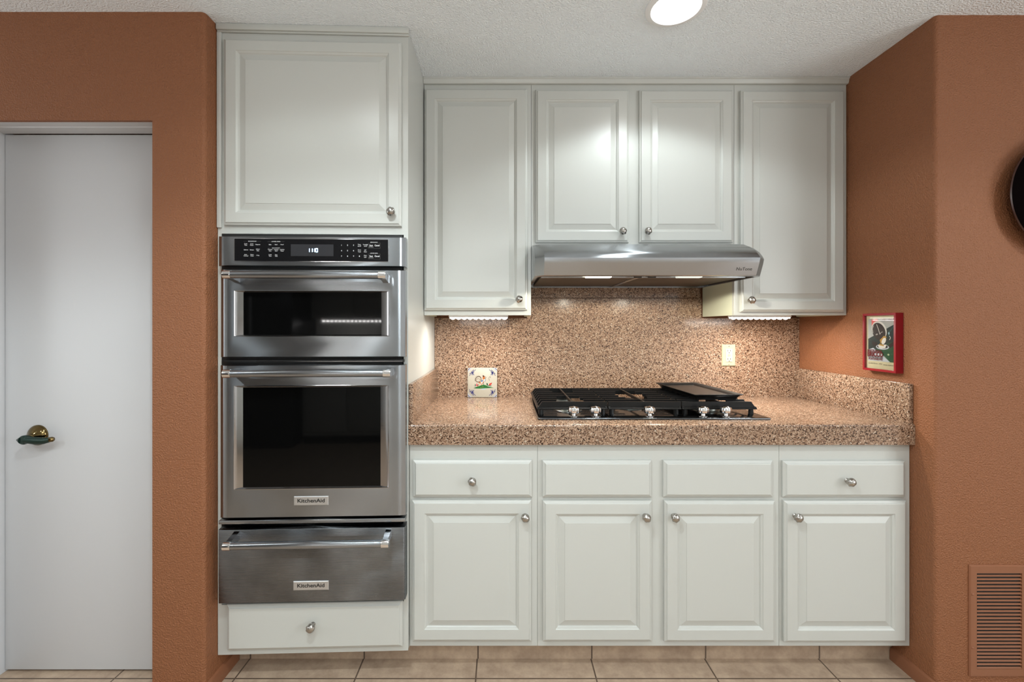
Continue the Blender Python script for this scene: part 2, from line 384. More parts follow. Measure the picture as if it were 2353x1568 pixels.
m = MB(); m.box(3.436, 3.44, -1.9, 0.1, 0.9, 2.2, 'glass'); struct(m, 'added_window_2', smooth=False)  # pane of the made-up right window
# globe light added behind the camera to brighten the room
t = thing('added_globe_light', 'white globe fill light added behind the camera', 'ceiling light', (0.1, -0.7, CEIL))
m = MB(); m.lathe([(0.05, 0), (0.05, -0.012), (0.008, -0.02)], (0.1, -0.7, CEIL), (0, 0, 1), 'nickel', 24); m.tube([(0.1, -0.7, CEIL - 0.01), (0.1, -0.7, 2.13)], 0.004, 'nickel', 8); m.build('stem', t)
m = MB(); m.lathe([(0.002, -0.12), (0.07, -0.098), (0.104, -0.06), (0.12, 0), (0.104, 0.06), (0.07, 0.098), (0.02, 0.118)], (0.1, -0.7, 2.02), (0, 0, 1), 'globe', 32); m.build('globe', t)
# baseboards
bp = [(0, 0), (0.011, 0), (0.011, 0.036), (0.008, 0.046), (0.0, 0.05)]
def baseboard(name, poly2, segs):
    m = MB()
    for s_ in segs: m.prism([poly2(*q) for q in bp], s_[0], s_[1], s_[2], 'orange_trim')
    struct(m, name)
baseboard('baseboard_left', lambda a, b: (-1.03 + a, b), [(1.552, 1.752, 'y')])
baseboard('baseboard_left_front', lambda a, b: (YLF - a, b), [(-1.211, -1.02, 'x'), (-3.4, -1.9, 'x')])
baseboard('baseboard_right', lambda a, b: (XR - a, b), [(1.568, 1.752, 'y')])
baseboard('baseboard_right_front', lambda a, b: (1.578 - a, b), [(XR - 0.01, 3.4, 'x')])
m = MB(); m.box(-1.03, XR, 1.755, 1.775, 0, 0.104, 'toe'); struct(m, 'baseboard_toe_kick', smooth=False)
# door frame and door
m = MB()
m.prism([(1.575, 2.024), (1.575, 2.0075), (1.598, 2.0075), (1.600, 2.012), (1.622, 2.012), (1.624, 2.0085), (1.652, 2.0085), (1.654, 2.012), (1.684, 2.012), (1.684, 2.024)], -1.9, -1.211, 'x', 'door_white')
m.box(-1.9, -1.860, 1.563, 1.72, 0, 2.024, 'door_white', 0.001)
struct(m, 'trim_1', smooth=False)
door = MB(); door.box(-1.857, -1.214, 1.686, 1.726, 0.010, 2.0095, 'door_white', 0.0015)
door = struct(door, 'door_1', (-1.535, 1.686, 0))
hx, hz = -1.733, 0.887
m = MB(); m.lathe([(0.038, 0), (0.038, 0.004), (0.035, 0.009), (0.026, 0.017), (0.014, 0.024), (0.011, 0.026), (0.010, 0.05)], (hx, 1.686, hz), (0, -1, 0), 'brass', 40)
ro = m.build('rosette', door); tag(ro, 'round polished brass rosette')
m = MB()
m.lathe([(0.010, 0.020), (0.013, 0.030), (0.0165, 0.044), (0.0165, 0.054), (0.0125, 0.060), (0.0125, 0.0595), (0, 0.0605)], (hx, 1.686, (hz - 0.006)), (0, -1, 0), 'green_reflection', 32)
m.tube([(hx - 0.026, 1.636, (hz - 0.006)), (hx - 0.018, 1.636, (hz - 0.006)), (hx - 0.006, 1.635, (hz - 0.006))], [0.003, 0.008, 0.014], 'green_reflection', 20)
m.tube([(hx + 0.006, 1.635, (hz - 0.006)), (hx + 0.02, 1.637, (hz - 0.006) - 0.002), (hx + 0.04, 1.642, (hz - 0.006) - 0.005), (hx + 0.06, 1.648, (hz - 0.006) - 0.006), (hx + 0.078, 1.652, (hz - 0.006) - 0.003)], [0.012, 0.012, 0.0135, 0.012, 0.009], 'green_reflection', 20)
hd = m.build('door_handle', door); tag(hd, 'brass lever with a green reflection in its colour')
m = MB(); m.tube([(hx + 0.077, 1.652, (hz - 0.006) - 0.003), (hx + 0.084, 1.654, (hz - 0.006) - 0.002), (hx + 0.089, 1.656, (hz - 0.006) - 0.001)], [0.0092, 0.0095, 0.006], 'brass', 20)
tag(m.build('end_cap', hd), 'brass end of the lever')

# ------------------------------------------------------------------ ceiling lights
def can_light(x, y, label, visible=True, k=1.0):
    t = thing('recessed_light', label, 'ceiling light', (x, y, CEIL), None)
    m = MB(); m.lathe([(0.100, 0.0), (0.100, -0.004), (0.094, -0.008), (0.082, -0.0085), (0.078, -0.004), (0.074, -0.001)], (x, y, CEIL), (0, 0, 1), 'white_trim', 48)
    m.build('trim_ring', t)
    m = MB(); m.lathe([(0.0765, -0.002), (0.06, -0.0035), (0.03, -0.0045), (0, -0.005)], (x, y, CEIL), (0, 0, 1), 'lens', 40); m.build('lens', t)
    lamp('downlight', 'SPOT', (x, y, CEIL - 0.02), (0, 0, 0), CAN_W * k, (0.88, 0.975, 1.0), 0.055, spot=141, blend=0.32, parent=t)
can_light(0.591, 1.536, 'round white recessed ceiling light, lit, above the cooktop', k=0.30)
can_light(-0.56, 1.02, 'lit recessed ceiling light in front of the oven cabinet', k=0.13)
can_light(-2.1, -0.4, 'added lit recessed ceiling light near the white door', k=0.65)  # unseen downlight added for the room lighting
can_light(2.1, 0.55, 'lit recessed ceiling light near the right hand wall', k=0.5)
can_light(0.5, -0.7, 'added lit recessed ceiling light behind the camera', k=0.7)  # out-of-view lamp, added for overall brightness
can_light(-0.9, -0.2, 'added lit recessed ceiling light behind the camera towards the refrigerator', k=0.45)  # added lamp out of view, brightens uppers and right wall
can_light(-0.3, 0.45, 'added lit recessed ceiling light above the camera', k=1.2)  # extra unseen lamp added to light the right wall

# ------------------------------------------------------------------ cabinet knobs and doors
def knob_mesh():
    m = MB(); prof = [(0.0085, 0.0), (0.0085, 0.002), (0.0055, 0.004), (0.005, 0.012)]
    m.lathe(prof, (0, 0, 0), (0, -1, 0), 'nickel', 20)
    vs = []; fs = []; nu, nv = 40, 18
    for i in range(nv + 1):
        p = math.pi * i / nv; rr = math.sin(p); hh = -math.cos(p)
        for j in range(nu):
            t = 2 * math.pi * j / nu; g = 1 + 0.075 * math.cos(5 * (t + hh * 1.1)) * rr
            vs.append((0.0148 * rr * math.cos(t) * g, -0.0235 - 0.0135 * hh, 0.0160 * rr * math.sin(t) * g))
    for i in range(nv):
        for j in range(nu): fs.append((i * nu + j, i * nu + (j + 1) % nu, (i + 1) * nu + (j + 1) % nu, (i + 1) * nu + j))
    m.add(vs, fs, 'nickel')
    o = m.build('knob', None, (0, 0, 0), angle=60); me = o.data; bpy.data.objects.remove(o); return me
KNOB = knob_mesh()
def add_knob(parent, F, px, py, off, rot=0.0):
    u, z = F.uz(px, py, off + 0.022)
    o = bpy.data.objects.new('knob', KNOB); COL.objects.link(o); o.parent = parent
    o.location = Vector(F.pt(u, off - 0.0003, z)) - Vector(ROOT[parent.name]); o.rotation_euler = (0, rot, 0)
    return o
T = 0.019
def raised_door(F, root, R, knob=None, rot=0.0, fw=0.046, name='door', o0=0.0):
    u0, u1, z0, z1 = R; m = MB()
    def q(i, o): return (u0 + i, u1 - i, z0 + i, z1 - i, o0 + o)
    prof = [(0, 0.0005), (0, T - 0.009), (0.0015, T - 0.0065), (0.006, T - 0.0045), (0.0075, T - 0.003), (0.009, T - 0.0004), (0.0105, T),
            (fw, T), (fw + 0.001, T - 0.0018), (fw + 0.003, T - 0.003), (fw + 0.007, T - 0.0045), (fw + 0.010, T - 0.0085), (fw + 0.0125, T - 0.0088), (fw + 0.034, T - 0.0025), (fw + 0.0345, T - 0.0012)]
    m.rings(F, [q(*p) for p in prof], 'cab')
    d = m.build(name, root, angle=12)
    if knob: add_knob(d, F, knob[0], knob[1], o0 + T, rot)
    return d
def slab_front(F, root, R, knob=None, rot=0.0, name='drawer', o0=0.0):
    u0, u1, z0, z1 = R; m = MB()
    def q(i, o): return (u0 + i, u1 - i, z0 + i, z1 - i, o0 + o)
    prof = [(0, 0.0005), (0, T - 0.011), (0.0015, T - 0.0085), (0.008, T - 0.005), (0.0095, T - 0.0035), (0.0115, T - 0.0004), (0.013, T)]
    m.rings(F, [q(*p) for p in prof], 'cab')
    d = m.build(name, root, angle=12)
    if knob: add_knob(d, F, knob[0], knob[1], o0 + T, rot)
    return d
X = lambda px, D: (px - CX) * D / FP
Z = lambda py, D: H - (py - CY) * D / FP

# ------------------------------------------------------------------ base cabinets
ZB, ZT = 0.105, 0.857
xs = [XL + 0.001, X(1235, 1.677), X(1790, 1.677), XR - 0.001]
def base_unit(x0, x1, label, fronts, doors):
    t = thing('base_cabinet', label, 'cabinet', ((x0 + x1) / 2, 1.99, ZB), None)
    m = MB(); m.box(x0 + 0.0004, x1 - 0.0004, 1.677, YB - 0.002, ZB, ZT, 'cab', 0.0008, 1); m.build('body', t)
    for (px0, px1, py0, py1, kn, nm) in fronts: slab_front(BASE, t, BASE.rect(px0, px1, py0, py1, T), kn, random.uniform(-1, 1), nm)
    for (px0, px1, py0, py1, kn) in doors: raised_door(BASE, t, BASE.rect(px0, px1, py0, py1, T), kn, random.uniform(-1, 1))
random.seed(4)
base_unit(xs[0], xs[1], 'off white base cabinet beside the oven with one knobbed drawer over one door', [(948, 1223, 1059, 1145, (1085, 1108), 'drawer')], [(946, 1221, 1152, 1477, (1207, 1191))])
base_unit(xs[1], xs[2], 'off white base cabinet under the cooktop with two knobless drawer fronts over two doors',
          [(1247, 1499, 1060, 1145, None, 'false_drawer_front'), (1526, 1779, 1060, 1145, None, 'false_drawer_front')],
          [(1248, 1499, 1153, 1477, (1486, 1191)), (1528, 1783, 1153, 1478, (1552, 1191))])
base_unit(xs[2], xs[3], 'off white base cabinet at the right wall with one knobbed drawer over one door', [(1802, 2084, 1061, 1145, (1956, 1109), 'drawer')], [(1804, 2086, 1153, 1479, (1835, 1191))])

# ------------------------------------------------------------------ countertop and backsplash
CT = 0.934
t = thing('countertop', 'speckled reddish tan stone countertop with thick front edge and low side splashes', 'countertop', (0.585, 1.98, 0.858))
m = MB()
m.prism([(1.655, 0.858), (1.655, CT - 0.008), (1.657, CT - 0.0035), (1.6625, CT - 0.0005), (1.668, CT), (YB - 0.0005, CT), (YB - 0.0005, 0.858)], XL + 0.0005, XR - 0.0005, 'x', 'stone')
m.build('slab', t, angle=12)
m = MB(); m.box(XL + 0.001, XL + 0.017, 1.660, YB - 0.001, CT - 0.0005, 1.081, 'stone', 0.003); m.build('side_splash', t)
m = MB(); m.box(XR - 0.017, XR - 0.001, 1.662, YB - 0.001, CT - 0.0005, 1.081, 'stone', 0.003); m.build('side_splash', t)
t = thing('backsplash', 'full height speckled stone backsplash behind the cooktop', 'backsplash', (0.585, YB, CT))
zs = Z(686, YB)
m = MB(); m.box(XL + 0.001, XR - 0.001, YB, YB + 0.018, CT - 0.06, 1.335, 'stone'); m.box(0.1265, X(1612, YB), YB, YB + 0.018, 1.335, zs, 'stone'); m.build('lower_panel', t, smooth=False)
m = MB(); m.box(0.1265, X(1610, YB), YB + 0.004, YB + 0.018, zs + 0.003, 1.64, 'stone'); m.build('upper_panel', t, smooth=False)

# ------------------------------------------------------------------ upper cabinets
ZU = 1.342
xu = [XL + 0.001, X(1220.5, 1.985), 1.020, XR - 0.001]
def upper_unit(x0, x1, z0, label, doors, sides=()):
    t = thing('upper_cabinet', label, 'cabinet', ((x0 + x1) / 2, 2.14, z0), None)
    m = MB(); y0, y1 = 1.985, YB - 0.001; g = 0.0004
    m.box(x0 + g, x1 - g, y0, y0 + 0.019, z0, CEIL - 0.001, 'cab', 0.0008, 1)          # face frame
    m.box(x0 + g, x0 + 0.011, y0 + 0.019, y1, z0, CEIL - 0.001, 'hoodlit_side'); m.box(x1 - 0.016, x1 - g, y0 + 0.019, y1, z0, CEIL - 0.001, 'hoodlit_side')
    m.box(x0 + 0.011, x1 - 0.016, y0 + 0.019, y1, z0 + 0.018, z0 + 0.034, 'hoodlit_side')
    m.build('body', t)
    for (px0, px1, py0, py1, kn) in doors: raised_door(UP, t, UP.rect(px0, px1, py0, py1, T), kn, random.uniform(-1, 1))
    return t
upper_unit(xu[0], xu[1], ZU, 'tall off white wall cabinet between the oven cabinet and the range hood', [(974.5, 1212, 202, 713, (1193, 688))])
upper_unit(xu[1], xu[2], 1.643, 'short off white wall cabinet with two doors above the range hood', [(1231, 1446, 204, 557, (1432, 531)), (1470, 1686, 205, 557, (1490, 531))])
upper_unit(xu[2], xu[3], ZU, 'tall off white wall cabinet at the right wall', [(1704, 1943, 206, 717, (1728, 690))])
m = MB()
m.prism([(1.985, CEIL - 0.0005), (1.964, CEIL - 0.0005), (1.964, CEIL - 0.006), (1.968, CEIL - 0.009), (1.970, CEIL - 0.020), (1.974, CEIL - 0.026), (1.9845, CEIL - 0.027)], XL + 0.001, XR - 0.001, 'x', 'cab')
struct(m, 'trim_2', (0.5, 1.97, CEIL))

# ------------------------------------------------------------------ oven cabinet
ovroot = thing('oven_cabinet', 'tall off white cabinet housing the ovens, with a door above and a drawer below', 'cabinet', (-0.69, 1.95, 0.105))
def plan(u0, u1, o0, y1): a = OV.pt(u0, o0, 0); b = OV.pt(u1, o0, 0); return [(a[0], a[1]), (b[0], b[1]), (b[0], y1), (a[0], y1)]
UW = (OV.P0 - Vector((XL, 1.655))).length
OT = Z(538, 1.64)                # top of the oven opening
OBm = Z(1386, 1.645)             # bottom of the warming drawer opening
m = MB(); z0 = 0.104
m.prism(plan(0, 0.013, 0, 2.3), z0, CEIL - 0.001, 'z', 'cab'); m.prism(plan(UW - 0.016, UW, 0, 2.3), z0, CEIL - 0.001, 'z', 'cab')
m.prism(plan(0.013, UW - 0.016, 0, 1.68), OT, CEIL - 0.001, 'z', 'cab'); m.prism(plan(0.013, UW - 0.016, 0, 1.68), z0, OBm, 'z', 'cab')
m.prism(plan(0.013, UW - 0.016, -0.6, 2.3), z0, CEIL - 0.001, 'z', 'cab')
m.build('body', ovroot, smooth=False)
raised_door(OV, ovroot, OV.rect(512, 921.5, 90, 518, T), (898, 486), 0.4, fw=0.044)
slab_front(OV, ovroot, OV.rect(518, 924, 1389, 1495, T), (714, 1444), 0.9)
m = MB()
for (z1, dz, o) in [(CEIL - 0.0005, 0.022, 0.016), (CEIL - 0.022, 0.006, 0.009)]: m.fbox(OV, 0.001, UW + 0.004, 0.0, o, z1 - dz, z1, 'cab', 0.002)
m.fbox(OV, 0.0, 0.016, 0.0, 0.009, OT + 0.02, CEIL - 0.028, 'cab', 0.002)
struct(m, 'trim_3', (-0.69, 1.64, CEIL))

# ------------------------------------------------------------------ wall oven
OFF = 0.045
ov = thing('wall_oven', 'stainless steel wall oven with microwave above, set in the tall cabinet', 'oven', (-0.7, 1.95, OV.uz(716, 1203, 0.03)[1]))
zlo = OV.uz(716, 1203, 0.03)[1]
m = MB(); m.prism(plan(0.016, UW - 0.020, 0.003, 2.2), zlo + 0.001, OT - 0.002, 'z', 'dark_gap'); m.build('chassis', ov, smooth=False)
u0, u1, a, b = OV.rect(500.5, 932, 544, 612, OFF - 0.005)
pO = OFF - 0.005
m = MB(); g = OV.rect(538, 893, 549, 601.5, pO)
def bowed(m, F, R, o, hole, k, d=0.006, bx=0.022, back=0.002):
    """steel front with edges that curve back, and a rectangular opening"""
    x0, x1, c0, c1 = R; rr = [(x0, x1, c0, c1, back), (x0, x1, c0, c1, o - d - 0.001), (x0 + 0.0025, x1 - 0.0025, c0 + 0.001, c1 - 0.001, o - d),
        (x0 + bx * 0.35, x1 - bx * 0.35, c0 + 0.0014, c1 - 0.0014, o - d * 0.4), (x0 + bx * 0.7, x1 - bx * 0.7, c0 + 0.0018, c1 - 0.0018, o - d * 0.1), (x0 + bx, x1 - bx, c0 + 0.002, c1 - 0.002, o)]
    if hole: h0, h1, e0, e1 = hole; rr += [(h0, h1, e0, e1, o)]
    m.rings(F, rr, k, fill=not hole, back=True)
bowed(m, OV, (u0, u1, a, b), pO, g, 'steel'); m.build('panel_surround', ov, angle=40)
m = MB(); m.rings(OV, [(g[0], g[1], g[2], g[3], pO - 0.003), (g[0], g[1], g[2], g[3], pO + 0.0012), (g[0] + 0.0015, g[1] - 0.0015, g[2] + 0.0015, g[3] - 0.0015, pO + 0.0015), (g[0] + 0.002, g[1] - 0.002, g[2] + 0.002, g[3] - 0.002, pO + 0.0006)], 'steel_smooth', fill=False, back=False)
m.build('panel_rim', ov)
m = MB(); m.fbox(OV, g[0] + 0.0015, g[1] - 0.0015, pO - 0.004, pO + 0.0008, g[2] + 0.0015, g[3] - 0.0015, 'panel_black')
cp = m.build('control_panel', ov, smooth=False); tag(cp, 'black glass control panel')
m = MB(); dr = OV.rect(668.5, 766.5, 562, 589, pO); m.fbox(OV, dr[0], dr[1], pO + 0.0006, pO + 0.0013, dr[2], dr[3], 'display')
dsp = m.build('display', cp, smooth=False)
m = MB()
def seg(ch, cx, cy, w, h, th=1.7):
    S = {'1': 'bc', '0': 'abcdef'}[ch]; x0, x1, y0, y1, ym = cx - w / 2, cx + w / 2, cy - h / 2, cy + h / 2, cy
    G = {'a': ((x0, y0), (x1, y0)), 'b': ((x1, y0), (x1, ym)), 'c': ((x1, ym), (x1, y1)), 'd': ((x0, y1), (x1, y1)), 'e': ((x0, ym), (x0, y1)), 'f': ((x0, y0), (x0, ym))}
    for c in S:
        p, q = G[c]; p, q = OV.uz(p[0], p[1], pO), OV.uz(q[0], q[1], pO)
        m.line(OV, [p, q], th * 0.00154, pO + 0.0019, 'digits')
seg('1', 709.5, 575.5, 4, 8); seg('1', 716, 575.5, 4, 8); seg('1', 721.5, 575.5, 4, 8); seg('0', 728, 575.5, 4.6, 8)
for y in (573.6, 577.6):
    p = OV.uz(719.6, y, pO); m.line(OV, [(p[0] - 0.0008, p[1]), (p[0] + 0.0008, p[1])], 0.0016, pO + 0.0019, 'digits')
tag(m.build('clock_digits', dsp, smooth=False, fix=False), 'glowing blue white digits reading 11:10')
m = MB()
def ptxt(s, px, py, size, weight=0.02, k='print_white', sx=1.0):
    m.text(OV, s, OV.uz(px, py, pO), size * 0.00154, pO + 0.0012, k, weight, sx)
TX = []
def ptxt(s, px, py, size, weight=0.02, sx=1.0): TX.append((s, px, py, size, weight, sx))
for s, x, y in [('Cook', 565, 560.6), ('Time', 565, 563.8), ('Cook', 579, 560.8), ('Power', 579, 564), ('Popcorn', 593, 562.3), ('Defrost', 565.5, 574.5), ('Reheat', 579, 574.6), ('Soften/', 593, 573), ('Melt', 593, 576.6),
                ('Auto', 565, 585.4), ('Convect', 565.5, 588.4), ('Steam', 579.5, 585.4), ('Cook', 579.5, 588.6), ('Crisp', 593, 587.2),
                ('Bake', 621, 562.5), ('Broil', 634.7, 562.5), ('Proof', 648.5, 562.5), ('Convect', 621, 573.6), ('Bake', 621, 577), ('Convect', 635, 573.8), ('Broil', 635, 577.1), ('Convect', 648.6, 574), ('Roast', 648.6, 577.2),
                ('Cook', 621, 585.8), ('Time', 621, 589), ('Stop', 635, 586), ('Time', 635, 589.2), ('Timer', 826, 562.4), ('set/off', 826, 566), ('Turntable', 840, 562.6), ('on/off', 840, 566.2),
                ('Clock', 826, 574.9), ('Tools', 826, 579), ('Self', 839.5, 575.2), ('Clean', 839.5, 579), ('Oven', 839.5, 587.6), ('Light', 839.5, 591.2)]: ptxt(s, x, y, 3.5, 0.012, 0.86)
for i in range(9): ptxt(str(i + 1), 785 + 13.8 * (i % 3), 564 + 12.6 * (i // 3), 4.2, 0.03)
ptxt('0', 826, 589.4, 4.2, 0.03)
for y in (564.6, 589.2): ptxt('Start', 853.0, y, 5.6, 0.025, 0.74); ptxt('Cancel', 866.6, y, 5.6, 0.025, 0.74)
ptxt('MICROWAVE', 580, 555, 3.1); ptxt('LOWER OVEN', 634.5, 555.6, 3.1); ptxt('EASY CONVECT', 634.5, 570.5, 2.5); ptxt('MICROWAVE', 859.5, 557.4, 2.7); ptxt('LOWER OVEN', 859.5, 582.4, 2.7)
ptxt('Add 1 Minute', 853, 568, 1.9); ptxt('Enter to Start', 853, 592.8, 1.9)
RU = [((x0, y), (x1, y), 0.0005) for (x0, x1, y) in [(560, 569, 555), (590, 600, 555), (615, 624, 555.6), (645, 654, 555.6), (616, 622, 570.5), (646, 653, 570.5)]]
RU += [((x, y - 1.5), (x, y + 1.5), 0.0004) for x, ys in [(572, (562, 574.5, 587)), (586, (562, 574.5, 587)), (627.8, (562.5, 575.5, 587.5)), (641.8, (562.5, 575.5))] for y in ys]
for (y0, y1) in [(559, 571), (584, 596)]: RU += [((847, y0), (874, y0), 0.0005), ((874, y0), (874, y1), 0.0005), ((874, y1), (847, y1), 0.0005), ((847, y1), (847, y0), 0.0005)]
for lo, hi in ((0, 606), (606, 770), (770, 900)):
    m = MB()
    for s, px, py, size, wt, sx in TX:
        if lo <= px < hi: m.text(OV, s, OV.uz(px, py, pO), size * 0.00154, pO + 0.0012, 'print_white', wt, sx)
    for p, q, w_ in RU:
        if lo <= p[0] < hi: m.line(OV, [OV.uz(*p, pO), OV.uz(*q, pO)], w_, pO + 0.0012, 'print_grey')
    tag(m.build('button_lettering', cp, smooth=False, fix=False), 'fine white button lettering')

def handle(F, parent, x0, x1, py, arch, dO=0.062):
    """tubular bar with polished ends on two arms; arch = how far the arms' feet sit above(+)/below(-) the bar"""
    ob = OFF + dO; ub0, zb = F.uz(x0, py, ob); ub1, _ = F.uz(x1, py, ob); zb = F.uz((x0 + x1) / 2, py, ob)[1]; r = 0.0128
    m = MB(); m.tube([F.pt(ub0 + 0.024, ob, zb), F.pt(ub1 - 0.024, ob, zb)], r, 'steel', 28)
    h = m.build('handle', parent); tag(h, 'brushed tubular bar handle')
    for ua, ub in ((ub0, ub0 + 0.027), (ub1 - 0.027, ub1)):
        m = MB()
        m.tube([F.pt(ua, ob, zb), F.pt(ua + 0.002, ob, zb), F.pt(ub - 0.004, ob, zb), F.pt(ub, ob, zb)], [r * 0.9, r * 1.12, r * 1.12, r * 1.2 if False else r * 1.08], 'chrome', 28)
        uc0, uc1 = ua + 0.003, ub - 0.005; n = 8; V = []
        for i in range(n + 1):
            f = i / n; o = OFF + (ob - OFF - 0.004) * (1 - f); zc = zb + arch * (f ** 1.6); hh = 0.0105 + 0.004 * f
            V += [F.pt(uc0, o, zc - hh), F.pt(uc1, o, zc - hh), F.pt(uc1, o, zc + hh), F.pt(uc0, o, zc + hh)]
        fs = [(i * 4 + j, i * 4 + (j + 1) % 4, (i + 1) * 4 + (j + 1) % 4, (i + 1) * 4 + j) for i in range(n) for j in range(4)] + [(0, 1, 2, 3), (n * 4 + 3, n * 4 + 2, n * 4 + 1, n * 4)]
        m.add(V, fs, 'steel_smooth'); tag(m.build('handle_bracket', h), 'polished end bracket')
    return h
def badge(F, parent, px, py, w=78, h=21):
    u, z = F.uz(px, py, OFF + 0.002); hw, hh = w / 2 * 0.001543, h / 2 * 0.001543
    m = MB(); m.rings(F, [(u - hw, u + hw, z - hh, z + hh, OFF - 0.001), (u - hw, u + hw, z - hh, z + hh, OFF + 0.0015), (u - hw + 0.002, u + hw - 0.002, z - hh + 0.002, z + hh - 0.002, OFF + 0.003)], 'badge', back=False)
    b_ = m.build('badge', parent, smooth=False); tag(b_, 'small silver nameplate reading KitchenAid')
    m = MB(); m.text(F, 'KitchenAid', (u, z + 0.0006), 0.0185, OFF + 0.0034, 'print_black', 0.022, 1.16); m.build('lettering', b_, smooth=False, fix=False)
def oven_door(R_, win, glass, name, label):
    R = OV.rect(*R_, OFF); wn = OV.rect(*win, OFF); gl = OV.rect(*glass, OFF - 0.008)
    m = MB(); bowed(m, OV, R, OFF, wn, 'steel', 0.007, 0.028, back=0.004); d = m.build(name, ov, angle=40); tag(d, label)
    m = MB(); rr = [(wn[0] - 0.001, wn[1] + 0.001, wn[2] - 0.001, wn[3] + 0.001, OFF - 0.002), (wn[0] - 0.001, wn[1] + 0.001, wn[2] - 0.001, wn[3] + 0.001, OFF + 0.0012),
        (wn[0] + 0.001, wn[1] - 0.001, wn[2] + 0.001, wn[3] - 0.001, OFF + 0.0016), (wn[0] + 0.003, wn[1] - 0.003, wn[2] + 0.002, wn[3] - 0.002, OFF - 0.0005),
        ((wn[0] * 0.6 + gl[0] * 0.4), (wn[1] * 0.6 + gl[1] * 0.4), gl[2] * 0.7 + wn[2] * 0.3, gl[3] * 0.7 + wn[3] * 0.3, OFF - 0.0035),
        (gl[0], gl[1], gl[2], gl[3], OFF - 0.008)]
    m.rings(OV, rr, 'steel_smooth', fill=False, back=False); m.build('window_frame', d, angle=40)
    m = MB(); m.fbox(OV, gl[0] - 0.004, gl[1] + 0.004, OFF - 0.014, OFF - 0.0078, gl[2] - 0.003, gl[3] + 0.003, 'black_glass'); tag(m.build('window_glass', d, smooth=False), 'black glass window')
    return d
md = oven_door((505, 931, 620, 821), (538, 894, 668.5, 773), (560, 876, 672.5, 769.5), 'microwave_door', 'steel door with wide low window')
handle(OV, md, 513, 887, 632, -0.006)
od = oven_door((504, 931, 839.5, 1189), (537.5, 893, 886, 1123.5), (559, 874, 890.5, 1118), 'oven_door', 'steel door with tall window')
handle(OV, od, 513, 898, 858.5, 0.0)
badge(OV, od, 715, 1151.5)
m = MB(); R = OV.rect(502, 931, 1194, 1203, OFF - 0.004); m.fbox(OV, R[0], R[1], 0.004, OFF - 0.004, R[2], R[3], 'steel', 0.002); m.build('lower_trim', ov)
m = MB(); R = OV.rect(512, 928, 824, 836, 0.02); m.fbox(OV, R[0], R[1], 0.003, 0.02, R[2] + 0.004, R[3] - 0.004, 'dark_gap', 0.002)
R = OV.rect(590, 925, 830, 831.5, 0.022); m.fbox(OV, R[0], R[1], 0.018, 0.022, R[2], R[3], 'steel_smooth'); m.build('middle_trim', ov)

# ------------------------------------------------------------------ warming drawer
R = OV.rect(501.5, 931, 1216, 1384, OFF)
wd = thing('warming_drawer', 'stained stainless steel warming drawer below the wall oven', 'warming drawer', (-0.7, 1.95, R[2]))
m = MB(); m.prism(plan(0.016, UW - 0.020, 0.002, 2.15), R[2] + 0.004, zlo - 0.001, 'z', 'dark_gap'); m.build('chassis', wd, smooth=False)
m = MB(); rr = [(R[0], R[1], R[2], R[3] + 0.004, 0.0025), (R[0], R[1], R[2], R[3] + 0.002, OFF - 0.006), (R[0] + 0.001, R[1] - 0.004, R[2] + 0.001, R[3], OFF - 0.0008), (R[0] + 0.002, R[1] - 0.006, R[2] + 0.002, R[3] - 0.0015, OFF)]
m.rings(OV, rr, 'steel_stained'); wdf = m.build('drawer_front', wd, angle=40)
handle(OV, wdf, 513, 894, 1252.5, 0.008)
badge(OV, wdf, 714.5, 1346.5, 80, 21)

# ------------------------------------------------------------------ range hood
xh0, xh1 = 0.1275, 1.0185
hood = thing('range_hood', 'stainless steel under-cabinet range hood over the cooktop', 'range hood', (0.573, 2.0, 1.49))
prof = [(1.962, 1.6425), (1.93, 1.6415), (1.885, 1.637), (1.84, 1.627), (1.795, 1.610), (1.755, 1.588), (1.732, 1.568), (1.722, 1.556), (1.7215, 1.553), (1.728, 1.535), (1.750, 1.4915), (1.756, 1.4895)]
m = MB(); V = []; nn = 6
for (yf, z) in prof:
    c = 0.034; V += [(xh0, YB - 0.03 if False else 2.296, z), (xh0, yf + c, z), (xh0 + c, yf, z), (xh1 - c, yf, z), (xh1, yf + c, z), (xh1, 2.296, z)]
fs = [(i * nn + j, i * nn + j + 1, (i + 1) * nn + j + 1, (i + 1) * nn + j) for i in range(len(prof) - 1) for j in range(nn - 1)] + [(0, 1, 2, 3, 4, 5)]
b0 = (len(prof) - 1) * nn
# inner lip of the underside
li = [(xh0 + 0.012, 2.285), (xh0 + 0.012, 1.798), (xh0 + 0.038, 1.772), (xh1 - 0.038, 1.772), (xh1 - 0.012, 1.798), (xh1 - 0.012, 2.285)]
V += [(x, y, 1.4895) for x, y in li] + [(x, y, 1.5035) for x, y in li]
q = len(prof) * nn
fs += [(b0 + j, b0 + (j + 1) % nn, q + (j + 1) % nn, q + j) for j in range(nn)]
fs += [(q + j, q + (j + 1) % nn, q + nn + (j + 1) % nn, q + nn + j) for j in range(nn)] + [tuple(q + nn + j for j in range(nn))]
fs += [(0, 5, b0 + 5, b0)]
m.add(V, fs, 'hood_steel'); shell = m.build('shell', hood, angle=30)
m = MB(); m.text(Frame((0, 1.735), (1, 0), (0, -1)), 'NuTone', (X(1709, 1.742), Z(619, 1.742)), 0.0165, 0.0, 'print_grey', 0.0, 1.1)
